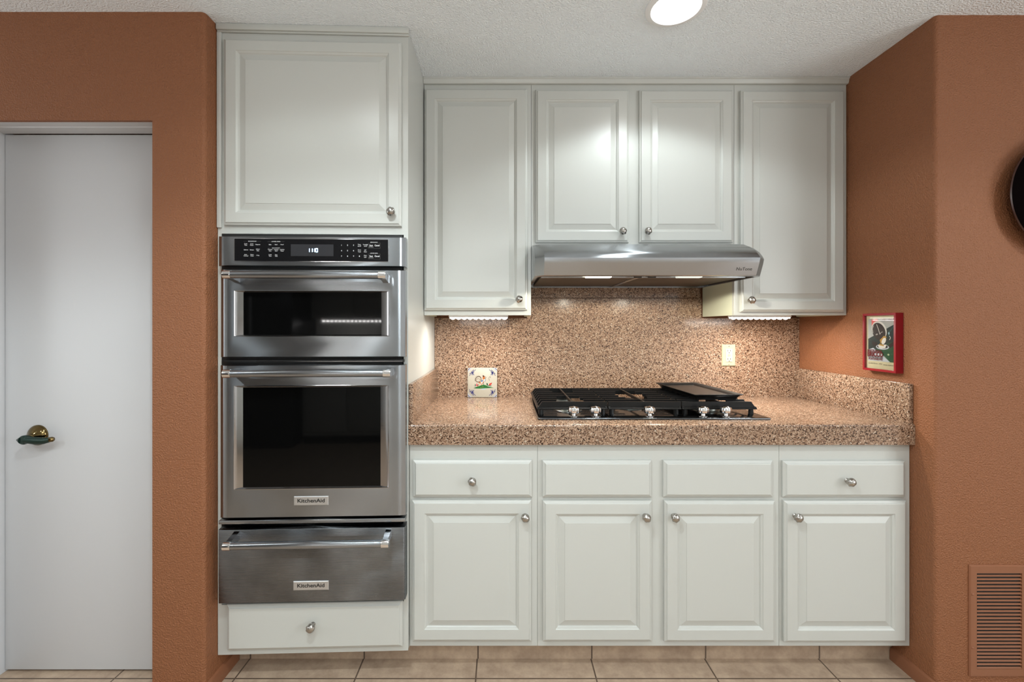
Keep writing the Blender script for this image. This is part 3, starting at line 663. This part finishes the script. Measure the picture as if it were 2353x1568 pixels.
# lay the lettering on the sloping front face
for i, v in enumerate(m.v):
    z = v[2]; y = 1.728 + (1.535 - z) / (1.535 - 1.4915) * 0.022; m.v[i] = (v[0], y - 0.0008, z)
m.build('lettering', shell, smooth=False, fix=False)
xm = (xh0 + xh1) / 2 - 0.02
for a_, b_ in ((xh0 + 0.03, xm - 0.008), (xm + 0.008, xh1 - 0.03)):
    m = MB(); m.box(a_, b_, 1.835, 2.27, 1.494, 1.503, 'filter', 0.002)
    m.box(a_, b_, 1.832, 1.842, 1.490, 1.503, 'hood_steel', 0.002); tag(m.build('grease_filter', hood), 'dark mesh grease filter')
m = MB(); m.box(xm - 0.008, xm + 0.008, 1.83, 2.27, 1.491, 1.503, 'hood_steel', 0.002); m.build('filter_divider', hood)
for i, (pa, pb, kk) in enumerate(((1345, 1404, 'hood_lens'), (1554, 1611, 'hood_lens_dim'))):
    xa, xb = X(pa, 1.80), X(pb, 1.80)
    m = MB(); m.box(xa, xb, 1.785, 1.812, 1.4865, 1.5035, kk, 0.003); o = m.build('hood_light', hood)
    lamp('hood_lamp', 'SPOT', ((xa + xb) / 2, 1.80, 1.481), (0, 0, 0), HOOD_W, (1.0, 0.94, 0.78), 0.012, spot=170, blend=0.1, parent=hood)
    m = MB(); m.box((xa + xb) / 2 - 0.02, (xa + xb) / 2 - 0.008, 1.812, 1.822, 1.488, 1.5035, 'ivory_light', 0.001); m.build('light_clip', hood)
for px in (1467, 1500):
    m = MB(); x = X(px, 1.79); m.lathe([(0.012, 0), (0.012, -0.006), (0.008, -0.011), (0, -0.012)], (x, 1.800, 1.503), (0, 0, 1), 'print_black', 20)
    m.box(x - 0.016, x + 0.016, 1.797, 1.803, 1.487, 1.494, 'print_black', 0.001); m.build('control_knob', hood)

# ------------------------------------------------------------------ under-cabinet light bars
def light_bar(x0, x1, y0, label, k=1.0):
    t = thing('light_bar', label, 'under-cabinet light', ((x0 + x1) / 2, y0 + 0.02, 1.343), None)
    m = MB(); m.box(x0 - 0.003, x1 + 0.003, y0, y0 + 0.036, 1.334, 1.3595, 'white_trim', 0.002); m.build('housing', t)
    m = MB(); m.box(x0, x1, y0 + 0.003, y0 + 0.033, 1.3285, 1.334, 'bar_lens', 0.002)
    n = 10
    for i in range(n):
        x = x0 + (i + 0.5) * (x1 - x0) / n
        m.lathe([(0.0085, 0), (0.0075, -0.003), (0.004, -0.0045), (0, -0.005)], (x, y0 + 0.018, 1.3287), (0, 0, 1), 'bar_lens', 14)
    m.build('lens', t)
    lamp('bar_lamp', 'AREA', ((x0 + x1) / 2, y0 + 0.018, 1.321), (0, 0, 0), BAR_W * k, (1.0, 0.95, 0.88), x1 - x0, 0.025, parent=t)
light_bar(X(1034, 2.05), X(1166, 2.05), 2.03, 'lit white light bar under the wall cabinet next to the oven')
light_bar(X(1678, 2.05), X(1811, 2.05), 2.03, 'lit white light bar under the wall cabinet at the right wall', 1.7)

# ------------------------------------------------------------------ cooktop
ct = thing('gas_cooktop', 'five burner gas cooktop with black grates set into the stone countertop', 'cooktop', (0.583, 1.98, CT))
xa, xb, ya, yb = 0.137, 1.030, 1.728, 2.232
m = MB(); m.box(xa, xb, ya, yb, CT + 0.0003, CT + 0.0075, 'deck', 0.003, 3)
m.text(Frame((0, 0), (1, 0), (0, -1)), 'KitchenAid', (0, 0), 0.014, 0, 'print_black', 0.01, 1.2) if False else None
m.build('deck', ct)
sx_ = [0.139, 0.4215, 0.7160, 1.0145]
BW = 0.0075
def grate(i):
    x0, x1 = sx_[i] + (0.0 if i == 0 else 0.0018), sx_[i + 1] - (0.0 if i == 2 else 0.0018)
    y0, y1 = 1.800, 2.205; zt, zl = 0.992, 0.966; m = MB(); sl0 = 0.020 if i == 0 else 0.0; sl1 = 0.020 if i == 2 else 0.0
    nb = 8; hw = 0.0038
    for j in range(nb):
        y = y0 + 0.006 + (y1 - y0 - 0.012) * j / (nb - 1)
        full = j in (0, nb - 1)
        lo = zl if full else zt - 0.013
        gap = None
        if i != 1 and j in (1, 2, 5, 6): gap = 0.055 if j in (1, 6) else 0.048
        if i == 1 and j in (2, 3, 4, 5): gap = 0.06 if j in (3, 4) else 0.045
        xc = (x0 + x1) / 2
        def bar(a, b, la, lb):
            P = []
            if la: P += [(a, zl - 0.002), (a + sl0, zt)] if sl0 else [(a, lo), (a, zt)]
            else: P += [(a + 0.004, lo), (a, zt)]
            if lb: P += [(b - sl1, zt), (b, zl - 0.002)] if sl1 else [(b, zt), (b, lo)]
            else: P += [(b, zt), (b - 0.004, lo)]
            if lb and sl1: P += [(b - 0.010, zl - 0.002), (b - sl1 - 0.002, lo)]
            if la and sl0: P += [(a + sl0 + 0.002, lo), (a + 0.010, zl - 0.002)]
            m.prism(P, y - hw, y + hw, 'y', 'cast_iron')
        if gap: bar(x0, xc - gap, True, False); bar(xc + gap, x1, False, True)
        else: bar(x0, x1, True, True)
    # lower frame, middle spine and feet
    for xx in (x0, x1 - 0.009): m.box(xx, xx + 0.009, y0, y1, zl - 0.003, zl + 0.006, 'cast_iron', 0.001, 1)
    m.box(x0, x1, y0 - 0.004, y0 + 0.006, zl - 0.004, zl + 0.002, 'cast_iron', 0.001, 1); m.box(x0, x1, y1 - 0.006, y1 + 0.004, zl - 0.004, zl + 0.002, 'cast_iron', 0.001, 1)
    xc = (x0 + x1) / 2
    m.box(xc - 0.0035, xc + 0.0035, y0 + 0.004, y1 - 0.004, zt - 0.012, zt + 0.0008, 'cast_iron', 0.001, 1)
    for fx in (x0 + 0.016, x1 - 0.016):
        for fy in (y0 + 0.012, y1 - 0.012): m.lathe([(0.010, 0), (0.009, 0.022)], (fx, fy, CT + 0.007), (0, 0, 1), 'cast_iron', 14)
    tag(m.build('grate', ct, angle=25), 'black cast iron grate')
for i in range(3): grate(i)
def burner(x, y, r):
    m = MB(); z = CT + 0.0072
    m.lathe([(r + 0.022, 0), (r + 0.020, 0.002), (r + 0.008, 0.0035), (r + 0.004, 0.004), (r + 0.002, 0.016), (r - 0.006, 0.018)], (x, y, z), (0, 0, 1), 'alu', 36)
    m.lathe([(r - 0.002, 0.018), (r, 0.020), (r - 0.001, 0.025), (r - 0.008, 0.0275), (0, 0.028)], (x, y, z), (0, 0, 1), 'cast_iron', 36); m.build('burner', ct)
for x, y, r in ((0.280, 1.905, 0.034), (0.280, 2.105, 0.040), (0.5685, 2.003, 0.052), (0.865, 1.905, 0.040), (0.865, 2.105, 0.034)): burner(x, y, r)
for px in (1318.5, 1369, 1493, 1615.5, 1668):
    x = X(px, 1.762); m = MB(); y = 1.762
    m.lathe([(0.018, 0), (0.018, 0.002), (0.009, 0.004), (0.008, 0.013)], (x, y, CT + 0.0072), (0, 0, 1), 'chrome', 28)
    m.lathe([(0.010, 0.012), (0.019, 0.014), (0.0215, 0.018), (0.0215, 0.030), (0.0195, 0.036), (0.014, 0.0385), (0.006, 0.0392), (0, 0.0393)], (x, y, CT + 0.0072), (0, 0, 1), 'chrome', 64,
            mod=lambda t, i, h: 1 + (0.045 * math.cos(9 * t) if 0 < i < 6 else 0))
    m.box(x - 0.0035, x + 0.0035, y - 0.018, y + 0.018, CT + 0.042, CT + 0.0485, 'chrome', 0.0015); tag(m.build('knob', ct), 'fluted chrome control knob')
# griddle lying on the right grate
gr = thing('griddle', 'black cast griddle plate with a brown seasoned surface lying on the right grate', 'griddle', (0.865, 2.02, 0.9935))
gr.rotation_euler = (0, 0, math.radians(3.5))
m = MB(); w, l = 0.093, 0.190; cx, cy, zb = 0.865, 2.02, 0.9935
def rect(hw, hl, z): return [(cx - hw, cy - hl, z), (cx + hw, cy - hl, z), (cx + hw, cy + hl, z), (cx - hw, cy + hl, z)]
L_ = [rect(w - 0.012, l - 0.012, zb), rect(w - 0.010, l - 0.010, zb + 0.006), rect(w - 0.002, l - 0.002, zb + 0.017), rect(w + 0.008, l + 0.008, zb + 0.0215), rect(w + 0.0085, l + 0.0085, zb + 0.0235), rect(w + 0.006, l + 0.006, zb + 0.0245), rect(w - 0.006, l - 0.006, zb + 0.020), rect(w - 0.013, l - 0.013, zb + 0.0125)]
V = [p for q_ in L_ for p in q_]; fs = [(3, 2, 1, 0)] + [(i * 4 + j, i * 4 + (j + 1) % 4, (i + 1) * 4 + (j + 1) % 4, (i + 1) * 4 + j) for i in range(len(L_) - 1) for j in range(4)]
m.add(V, fs, 'griddle'); tag(m.build('rim', gr, angle=50), 'raised black rim and body')
m = MB(); m.add(rect(w - 0.0128, l - 0.0128, zb + 0.0128), [(0, 1, 2, 3)], 'griddle_top'); tag(m.build('cooking_surface', gr, smooth=False), 'brown seasoned surface')

# ------------------------------------------------------------------ wall outlet
u0, u1, z0, z1 = BACK.rect(1659, 1690.5, 792, 842, 0.005)
ol = thing('wall_outlet', 'ivory double socket outlet on the stone backsplash', 'outlet', ((u0 + u1) / 2, YB, z0))
m = MB(); m.rings(BACK, [(u0, u1, z0, z1, 0), (u0, u1, z0, z1, 0.002), (u0 + 0.004, u1 - 0.004, z0 + 0.004, z1 - 0.004, 0.006)], 'ivory')
cxu = (u0 + u1) / 2; czz = (z0 + z1) / 2
for zz in (z0 + 0.008, z1 - 0.009): m.lathe([(0.0022, 0), (0.0022, 0.0008), (0, 0.0012)], BACK.pt(cxu, 0.006, zz), (0, -1, 0), 'nickel', 12)
m.build('cover_plate', ol, smooth=False)
m = MB(); m.fbox(BACK, cxu - 0.0165, cxu + 0.0165, 0.005, 0.0085, czz - 0.0335, czz + 0.0335, 'ivory_light', 0.001)
rc = m.build('receptacle', ol)
for s_ in (0.021, -0.021):
    m = MB()
    for dx, hh in ((-0.0065, 0.0045), (0.0065, 0.0038)): m.flat(BACK, [(cxu + dx - 0.0012, czz + s_ + 0.003 - hh), (cxu + dx + 0.0012, czz + s_ + 0.003 - hh), (cxu + dx + 0.0012, czz + s_ + 0.003 + hh), (cxu + dx - 0.0012, czz + s_ + 0.003 + hh)], 0.0088, 'print_black')
    m.flat(BACK, [(cxu + 0.0028 * math.cos(t_), czz + s_ - 0.008 + 0.0026 * math.sin(t_)) for t_ in [k * math.pi / 5 for k in range(-1, 7)]], 0.0088, 'print_black')
    m.build('socket', rc, smooth=False)
m = MB()
for s_ in (0.0035, -0.0035): m.fbox(BACK, cxu - 0.007, cxu + 0.007, 0.008, 0.0098, czz + s_ - 0.0024, czz + s_ + 0.0024, 'ivory', 0.0004, 1)
m.build('test_buttons', rc)

def glaze(r, g, b): return paint(int(r * 0.80), int(g * 0.80), int(b * 0.80), 0.25)
# ------------------------------------------------------------------ painted rooster tile leaning on the backsplash
TF = Frame((0, 2.278), (1, 0), (0, -1))
C1 = lambda x, y: TF.uz(1050 + x / 15.683, 830 + y / 15.683)
tu0, tz1 = C1(385, 258); tu1, _ = C1(1448, 258); tz1 = CT + (tu1 - tu0)
tile = thing('ceramic_tile', 'square painted ceramic tile with a rooster, leaning on the backsplash', 'tile', ((tu0 + tu1) / 2, 2.278, CT))
m = MB(); m.fbox(TF, tu0, tu1, -0.007, 0, CT + 0.0004, tz1, glaze(205, 198, 180), 0.0012); tb = m.build('tile_body', tile)
m = MB(); G = 0.0003
def C(x, y):       # crop pixels to the tile face
    return (tu0 + (x - 385) / (1448 - 385) * (tu1 - tu0), tz1 - (y - 258) / (1310 - 258) * (tz1 - CT))
def PL(pts, k, lay=1): m.flat(TF, [C(*p) for p in pts], G * lay, k)
def ST(pts, w, k, lay=2): m.line(TF, [C(*p) for p in pts], [q * 0.000141 for q in w] if isinstance(w, list) else w * 0.000141, G * lay, k)
def curve(pts, n=6):
    out = []
    P_ = [pts[0]] + list(pts) + [pts[-1]]
    for i in range(1, len(P_) - 2):
        for j in range(n):
            t_ = j / n; a_, b_, c_, d_ = P_[i - 1:i + 3]
            out.append(tuple(0.5 * (2 * b_[q] + (c_[q] - a_[q]) * t_ + (2 * a_[q] - 5 * b_[q] + 4 * c_[q] - d_[q]) * t_ ** 2 + (3 * b_[q] - a_[q] - 3 * c_[q] + d_[q]) * t_ ** 3) for q in (0, 1)))
    return out + [pts[-1]]
blue, ltb, orn, brn, grn, dgr, red_, cre = glaze(38, 46, 120), glaze(120, 140, 190), glaze(206, 120, 60), glaze(90, 60, 40), glaze(40, 120, 50), glaze(24, 70, 40), glaze(206, 60, 50), glaze(226, 222, 214)
for (ox, oy, fx, fy) in ((385, 258, 1, 1), (1448, 258, -1, 1), (385, 1310, 1, -1), (1448, 1310, -1, -1)):
    Q = lambda x, y: (ox + fx * x, oy + fy * y)
    PL([Q(5, 5), Q(170, 5), Q(5, 170)], cre, 1)
    for d_ in (60, 90, 120): ST([Q(d_ + 25, 12), Q(12, d_ + 25)], 7, ltb)
    ST([Q(70, 15), Q(12, 70)], 18, blue)
    ST(curve([Q(290, 62), Q(250, 100), Q(205, 122), Q(190, 85), Q(225, 80)]), 15, blue); ST(curve([Q(62, 290), Q(90, 240), Q(115, 200), Q(80, 195), Q(80, 225)]), 15, blue)
    ST(curve([Q(205, 122), Q(140, 130), Q(115, 200)]), 13, blue)
    for (ex, ey, w_) in ((232, 150, 26), (225, 190, 20), (230, 265, 26), (165, 270, 24), (190, 230, 20)): ST([Q(140, 150), Q((140 + ex) / 2, (150 + ey) / 2), Q(ex, ey)], [5 * 1.0, w_, 14], blue)
PL([(590, 980), (700, 940), (800, 905), (900, 870), (980, 860), (1050, 880), (1110, 915), (1190, 935), (1330, 970), (1200, 975), (1050, 985), (850, 1000), (700, 998)], grn, 1)
PL([(850, 1000), (1060, 990), (1000, 1035), (900, 1040)], glaze(190, 200, 214), 1)
for a_ in ((620, 980, 760, 950), (800, 960, 900, 900), (940, 900, 1060, 950), (1060, 960, 1200, 955)): ST([a_[:2], a_[2:]], 16, dgr)
for a_ in ((905, 950, 960, 930), (840, 965, 880, 950)): ST([a_[:2], a_[2:]], 14, glaze(150, 110, 40))
PL([(715, 800), (745, 860), (725, 925), (690, 870)], glaze(220, 80, 90), 2)
ST([(650, 845), (690, 905)], 26, dgr); ST([(770, 840), (735, 915)], 20, dgr); ST([(620, 890), (670, 930)], 14, brn); ST([(800, 860), (755, 920)], 16, orn)
PL([(1075, 790), (1115, 830), (1110, 890), (1060, 850)], dgr, 2); PL([(1265, 780), (1250, 840), (1200, 885), (1145, 880), (1165, 825)], red_, 2)
ST([(1080, 880), (1170, 895), (1245, 905)], 20, dgr)
# rooster
PL(curve([(930, 560), (1000, 570), (1025, 640), (1030, 700), (990, 770), (930, 830), (850, 830), (790, 800), (850, 740), (925, 680), (920, 620)], 4), cre, 2)
PL([(925, 520), (985, 545), (1010, 600), (980, 680), (925, 670), (925, 600)], orn, 3); PL([(925, 515), (985, 545), (975, 590), (930, 580)], brn, 4)
ST([(985, 560), (1060, 605)], 10, brn, 4); PL([(1000, 610), (1035, 630), (1020, 660), (1000, 650)], brn, 4)
PL(curve([(870, 720), (905, 690), (940, 700), (920, 750), (880, 765)], 3), glaze(90, 120, 165), 3); ST(curve([(1025, 660), (1020, 720), (990, 760)]), 18, glaze(120, 150, 180), 3)
PL([(770, 770), (850, 765), (880, 810), (820, 825)], orn, 3); ST([(965, 700), (960, 760), (905, 820), (870, 880)], 20, orn, 4); ST([(965, 760), (950, 800), (960, 870)], 18, brn, 4)
ST(curve([(860, 720), (870, 640), (820, 580), (740, 580), (680, 640), (670, 700), (700, 750)]), 20, brn, 3); ST(curve([(830, 720), (820, 660), (760, 640), (710, 670), (690, 720)]), 14, glaze(150, 125, 100), 3)
ST(curve([(870, 610), (800, 550), (700, 570), (650, 650), (645, 740)]), 8, brn, 3); ST([(700, 755), (790, 765), (860, 740)], 24, brn, 3)
ST(curve([(1160, 690), (1150, 620), (1180, 570), (1215, 590), (1190, 620)]), 8, brn, 3); PL([(1150, 680), (1175, 685), (1165, 715)], brn, 3)
random.seed(7)
for _ in range(16):
    x_, y_ = random.uniform(450, 1380), random.choice((random.uniform(300, 520), random.uniform(1060, 1280))); a_ = random.uniform(0, 6.28)
    ST([(x_, y_), (x_ + 50 * math.cos(a_), y_ + 50 * math.sin(a_)), (x_ + 90 * math.cos(a_ + 0.5), y_ + 90 * math.sin(a_ + 0.5))], 3, glaze(188, 178, 158), 1)
tag(m.build('rooster_painting', tb, smooth=False, fix=False), 'painted rooster among flowers with blue corner flourishes')
tile.rotation_euler = (math.radians(-5.0), 0, 0); tile.location.y = 2.274; tile.location.z = CT + 0.0012

# ------------------------------------------------------------------ framed poster on the right wall
FT = 0.030
pu0, pu1 = RW.uz(1982, 720, FT)[0], RW.uz(2058, 720, FT)[0]
pz1, pz0 = 1.345, 1.115
fr = thing('framed_poster', 'small red framed coffee poster hanging on the terracotta wall', 'framed picture', (XR - 0.015, YB - (pu0 + pu1) / 2, pz0))
m = MB(); fw = 0.0085
m.rings(RW, [(pu0, pu1, pz0, pz1, 0.0012), (pu0, pu1, pz0, pz1, FT - 0.001), (pu0 + 0.001, pu1 - 0.001, pz0 + 0.001, pz1 - 0.001, FT), (pu0 + fw, pu1 - fw, pz0 + fw, pz1 - fw, FT), (pu0 + fw + 0.001, pu1 - fw - 0.001, pz0 + fw + 0.001, pz1 - fw - 0.001, FT - 0.003), (pu0 + fw + 0.001, pu1 - fw - 0.001, pz0 + fw + 0.001, pz1 - fw - 0.001, 0.012)], 'red', fill=False)
m.build('frame', fr, smooth=False)
m = MB(); PO = 0.0205
iu0, iu1, iz0, iz1 = pu0 + fw + 0.001, pu1 - fw - 0.001, pz0 + fw + 0.001, pz1 - fw - 0.001
m.fbox(RW, iu0, iu1, 0.012, PO, iz0, iz1, 'mount')
# poster face, in fractions of the sheet (0..1 across, 0..1 down)
su0, su1, sz1, sz0 = iu0 + 0.008, iu1 - 0.002, iz1 - 0.012, iz0 + 0.030
def S(a, b): return (su0 + a * (su1 - su0), sz1 - b * (sz1 - sz0))
def PP(pts, k, lay): m.flat(RW, [S(*p) for p in pts], PO + 0.0002 * lay, k)
def PS(pts, w, k, lay): m.line(RW, [S(*p) for p in pts], w * (su1 - su0), PO + 0.0002 * lay, k)
grey, teal, green, lgrey, blk, wht, pink, gold, dred = paint(176, 178, 176), paint(20, 46, 46), paint(16, 82, 52), paint(196, 204, 214), paint(34, 26, 26), paint(225, 222, 216), paint(226, 110, 110), paint(180, 140, 60), paint(110, 20, 30)
PP([(0, 0), (1, 0), (1, 1), (0, 1)], grey, 1)
PP([(0, 0.48), (1, 0.12), (1, 0.55), (0.3, 0.78), (0, 0.74)], teal, 2); PP([(0.3, 0.72), (1, 0.5), (1, 1), (0.82, 1), (0.45, 0.78)], green, 3)
PP([(0, 0.74), (0.2, 0.69), (0.82, 1), (0, 1)], lgrey, 3)
PP([(0.13, 0.02), (0.34, 0), (0.42, 0.07), (0.2, 0.12), (0.14, 0.17)], pink, 3)
ell = lambda cx_, cy_, a_, b_, r_=0.0, n=26: [(cx_ + a_ * math.cos(t_) * math.cos(r_) - b_ * math.sin(t_) * math.sin(r_), cy_ + (a_ * math.cos(t_) * math.sin(r_) + b_ * math.sin(t_) * math.cos(r_)) * 0.62) for t_ in [2 * math.pi * k / n for k in range(n)]]
PP(ell(0.42, 0.27, 0.27, 0.36, -0.35), wht, 4); PP(ell(0.41, 0.30, 0.24, 0.34, -0.35), blk, 5)
PS([(0.33, 0.13), (0.40, 0.25), (0.46, 0.37)], 0.018, wht, 6); PS([(0.20, 0.34), (0.17, 0.24), (0.22, 0.16)], 0.012, wht, 6)
for a_ in (((0.3, 0.385), (0.34, 0.355), (0.38, 0.36), (0.33, 0.385)), ((0.47, 0.355), (0.50, 0.32), (0.56, 0.31))): PS(a_, 0.012, wht, 6)
PP([(0.45, 0.50), (0.6, 0.40), (0.70, 0.42), (0.62, 0.56), (0.48, 0.58)], gold, 6)
PP(ell(0.60, 0.52, 0.07, 0.13, 0.4), wht, 7); PS([(0.80, 0.40), (0.84, 0.44), (0.80, 0.49)], 0.02, wht, 6)
PP(ell(0.78, 0.34, 0.03, 0.05), paint(150, 180, 190), 6); PS(curve([(0.8, 0.42), (0.78, 0.33), (0.9, 0.22), (0.97, 0.13)]), 0.04, paint(40, 84, 84), 5)
PP([(0.16, 0.53), (0.34, 0.56), (0.36, 0.62), (0.22, 0.66), (0.16, 0.60)], blk, 6); PP([(0.72, 0.62), (1, 0.50), (1, 0.60), (0.8, 0.68)], blk, 6)
PP(ell(0.55, 0.66, 0.24, 0.10, 0.0), lgrey, 7); PP(ell(0.55, 0.65, 0.2, 0.075), blk, 8); PP([(0.38, 0.615), (0.7, 0.60), (0.66, 0.68), (0.5, 0.70), (0.42, 0.68)], wht, 9); PP([(0.44, 0.585), (0.62, 0.61), (0.60, 0.64), (0.44, 0.62)], gold, 10)
PP(ell(0.76, 0.83, 0.035, 0.035), paint(190, 205, 170), 4)
def PT(s_, a_, b_, size, k, w_=0.03, sx=1.0): m.text(RW, s_, S(a_, b_), size * (su1 - su0), PO + 0.0022, k, w_, sx)
PT('CAFFE SURR', 0.71, 0.03, 0.095, dred, 0.02); PT('MISCELA', 0.16, 0.76, 0.10, dred, 0.03, 0.9); PT('RARA', 0.42, 0.765, 0.10, dred, 0.03, 0.9)
PT('BRICCO', 0.28, 0.845, 0.20, dred, 0.045, 0.82); PT("TUTTI IN OGNI CAFFE", 0.29, 0.915, 0.062, blk, 0.02, 0.9); PT('PORTENEUVE', 0.29, 0.955, 0.09, dred, 0.03, 0.95)
m.text(RW, 'Lucille Roma   1931', (su0 + 0.035, iz0 + 0.020), 0.0075, PO + 0.0005, 'print_grey', 0, 1.1, shear=0.3); m.text(RW, 'Artist Italiano', (su1 - 0.032, iz0 + 0.018), 0.0075, PO + 0.0005, 'print_grey', 0, 1.1, shear=0.3)
tag(m.build('poster', fr, smooth=False, fix=False), 'grey and green coffee poster with red lettering BRICCO')
m = MB(); m.flat(RW, [(iu0, iz0), (iu1, iz0), (iu1, iz1), (iu0, iz1)], 0.026, 'glass'); m.build('glass_pane', fr, smooth=False)

# ------------------------------------------------------------------ wall vent
u0, u1, z0, z1 = 1.629, 1.854, Z(1556, 1.572), Z(1300, 1.572)
vt = thing('wall_vent', 'terracotta painted metal return air vent low on the right wall', 'vent', ((u0 + u1) / 2, 1.578, z0))
w0, w1, v0, v1 = X(2244, 1.572), X(2348, 1.572), Z(1538, 1.572), Z(1318, 1.572)
m = MB(); m.rings(RF, [(u0, u1, z0, z1, 0), (u0, u1, z0, z1, 0.003), (u0 + 0.003, u1 - 0.003, z0 + 0.003, z1 - 0.003, 0.007), (w0, w1, v0, v1, 0.007), (w0, w1, v0, v1, 0.0003)], 'orange_trim', fill=False, back=False)
m.build('vent_frame', vt, smooth=False)
m = MB(); m.flat(RF, [(w0, v0), (w1, v0), (w1, v1), (w0, v1)], 0.0006, 'dark_gap'); m.build('duct_shade', vt, smooth=False)  # dark sheet behind the slats stands in for the shade inside
nl = 27; p_ = (v1 - v0) / nl
for i in range(nl):
    zc = v0 + p_ * (i + 0.5); m = MB()
    P_ = [(1.5712, zc - p_ * 0.34), (1.5716, zc - p_ * 0.46), (1.5764, zc - p_ * 0.16), (1.5758, zc - p_ * 0.06)]
    m.prism(P_, w0 - 0.0002, w1 + 0.0002, 'x', 'orange_trim'); m.build('slat', vt, smooth=False)
for y_ in (1366, 1489):
    m = MB(); m.lathe([(0.0045, 0), (0.004, 0.002), (0.002, 0.003), (0, 0.0032)], (X(2234, 1.572), 1.571, Z(y_, 1.572)), (0, -1, 0), 'orange_trim', 16); m.build('screw', vt)

# ------------------------------------------------------------------ round black dish on the right wall
rx, rz, rr_ = 1.938, 1.748, 0.197
ds = thing('wall_dish', 'round glossy black dish hanging on the right wall, cut by the picture edge', 'wall decoration', (rx, 1.578, rz))
m = MB(); m.lathe([(0.10, 0.002), (rr_ - 0.05, 0.004), (rr_ - 0.01, 0.022), (rr_ + 0.006, 0.034), (rr_ + 0.008, 0.038), (rr_ + 0.005, 0.041)], (rx, 1.578, rz), (0, -1, 0), 'rim_reflection', 72); tag(m.build('rim', ds), 'rim with brown reflection and shadow in its colour')
m = MB(); m.lathe([(rr_ + 0.005, 0.041), (rr_ - 0.004, 0.044), (rr_ - 0.02, 0.048), (rr_ - 0.05, 0.053), (0.08, 0.058), (0, 0.060)], (rx, 1.578, rz), (0, -1, 0), 'black_gloss', 72); m.build('face', ds)

# ------------------------------------------------------------------ the opposite side of the kitchen (seen only as reflections)
ob = MB(); ob.box(-1.95, 0.4, -2.398, -1.80, 0.1, 0.90, 'cab'); ob.box(-1.95, 0.4, -2.398, -1.85, 0.001, 0.1, 'dark_gap'); ob.box(-1.96, 0.41, -2.398, -1.77, 0.90, 0.94, 'stone')
for i in range(5): ob.box(-1.92 + i * 0.465, -1.48 + i * 0.465, -1.80, -1.782, 0.14, 0.86, 'cab', 0.003)
tag(ob.build('base_cabinet', None, (-0.77, -2.1, 0)), 'long off white cabinet row with stone top behind the camera', 'cabinet')
ob = MB(); ob.box(-1.95, 0.4, -2.398, -2.07, 1.38, CEIL - 0.001, 'cab')
for i in range(5): ob.box(-1.92 + i * 0.465, -1.48 + i * 0.465, -2.07, -2.052, 1.40, 2.33, 'cab', 0.003)
tag(ob.build('upper_cabinet', None, (-0.77, -2.23, 1.38)), 'long off white wall cabinet row behind the camera', 'cabinet')
ob = MB(); ob.box(-1.85, -1.14, -2.12, -2.08, 1.362, 1.379, 'white_trim')
for i in range(15): ob.box(-1.83 + i * 0.046, -1.812 + i * 0.046, -2.11, -2.085, 1.350, 1.362, 'led_far')
tag(ob.build('light_bar', None, (-1.5, -2.1, 1.362)), 'lit row of small lamps under the wall cabinets behind the camera', 'under-cabinet light')
ob = MB(); ob.box(-2.95, -2.0, -2.39, -1.65, 0.02, 1.80, 'fridge', 0.01); ob.box(-2.49, -2.46, -1.652, -1.64, 0.05, 1.78, 'dark_gap')
for x_ in (-2.54, -2.41): ob.tube([(x_, -1.60, 0.7), (x_, -1.60, 1.6)], 0.012, 'steel_smooth', 12)
tag(ob.build('refrigerator', None, (-2.5, -2.0, 0.02)), 'dark steel refrigerator behind the camera', 'refrigerator')
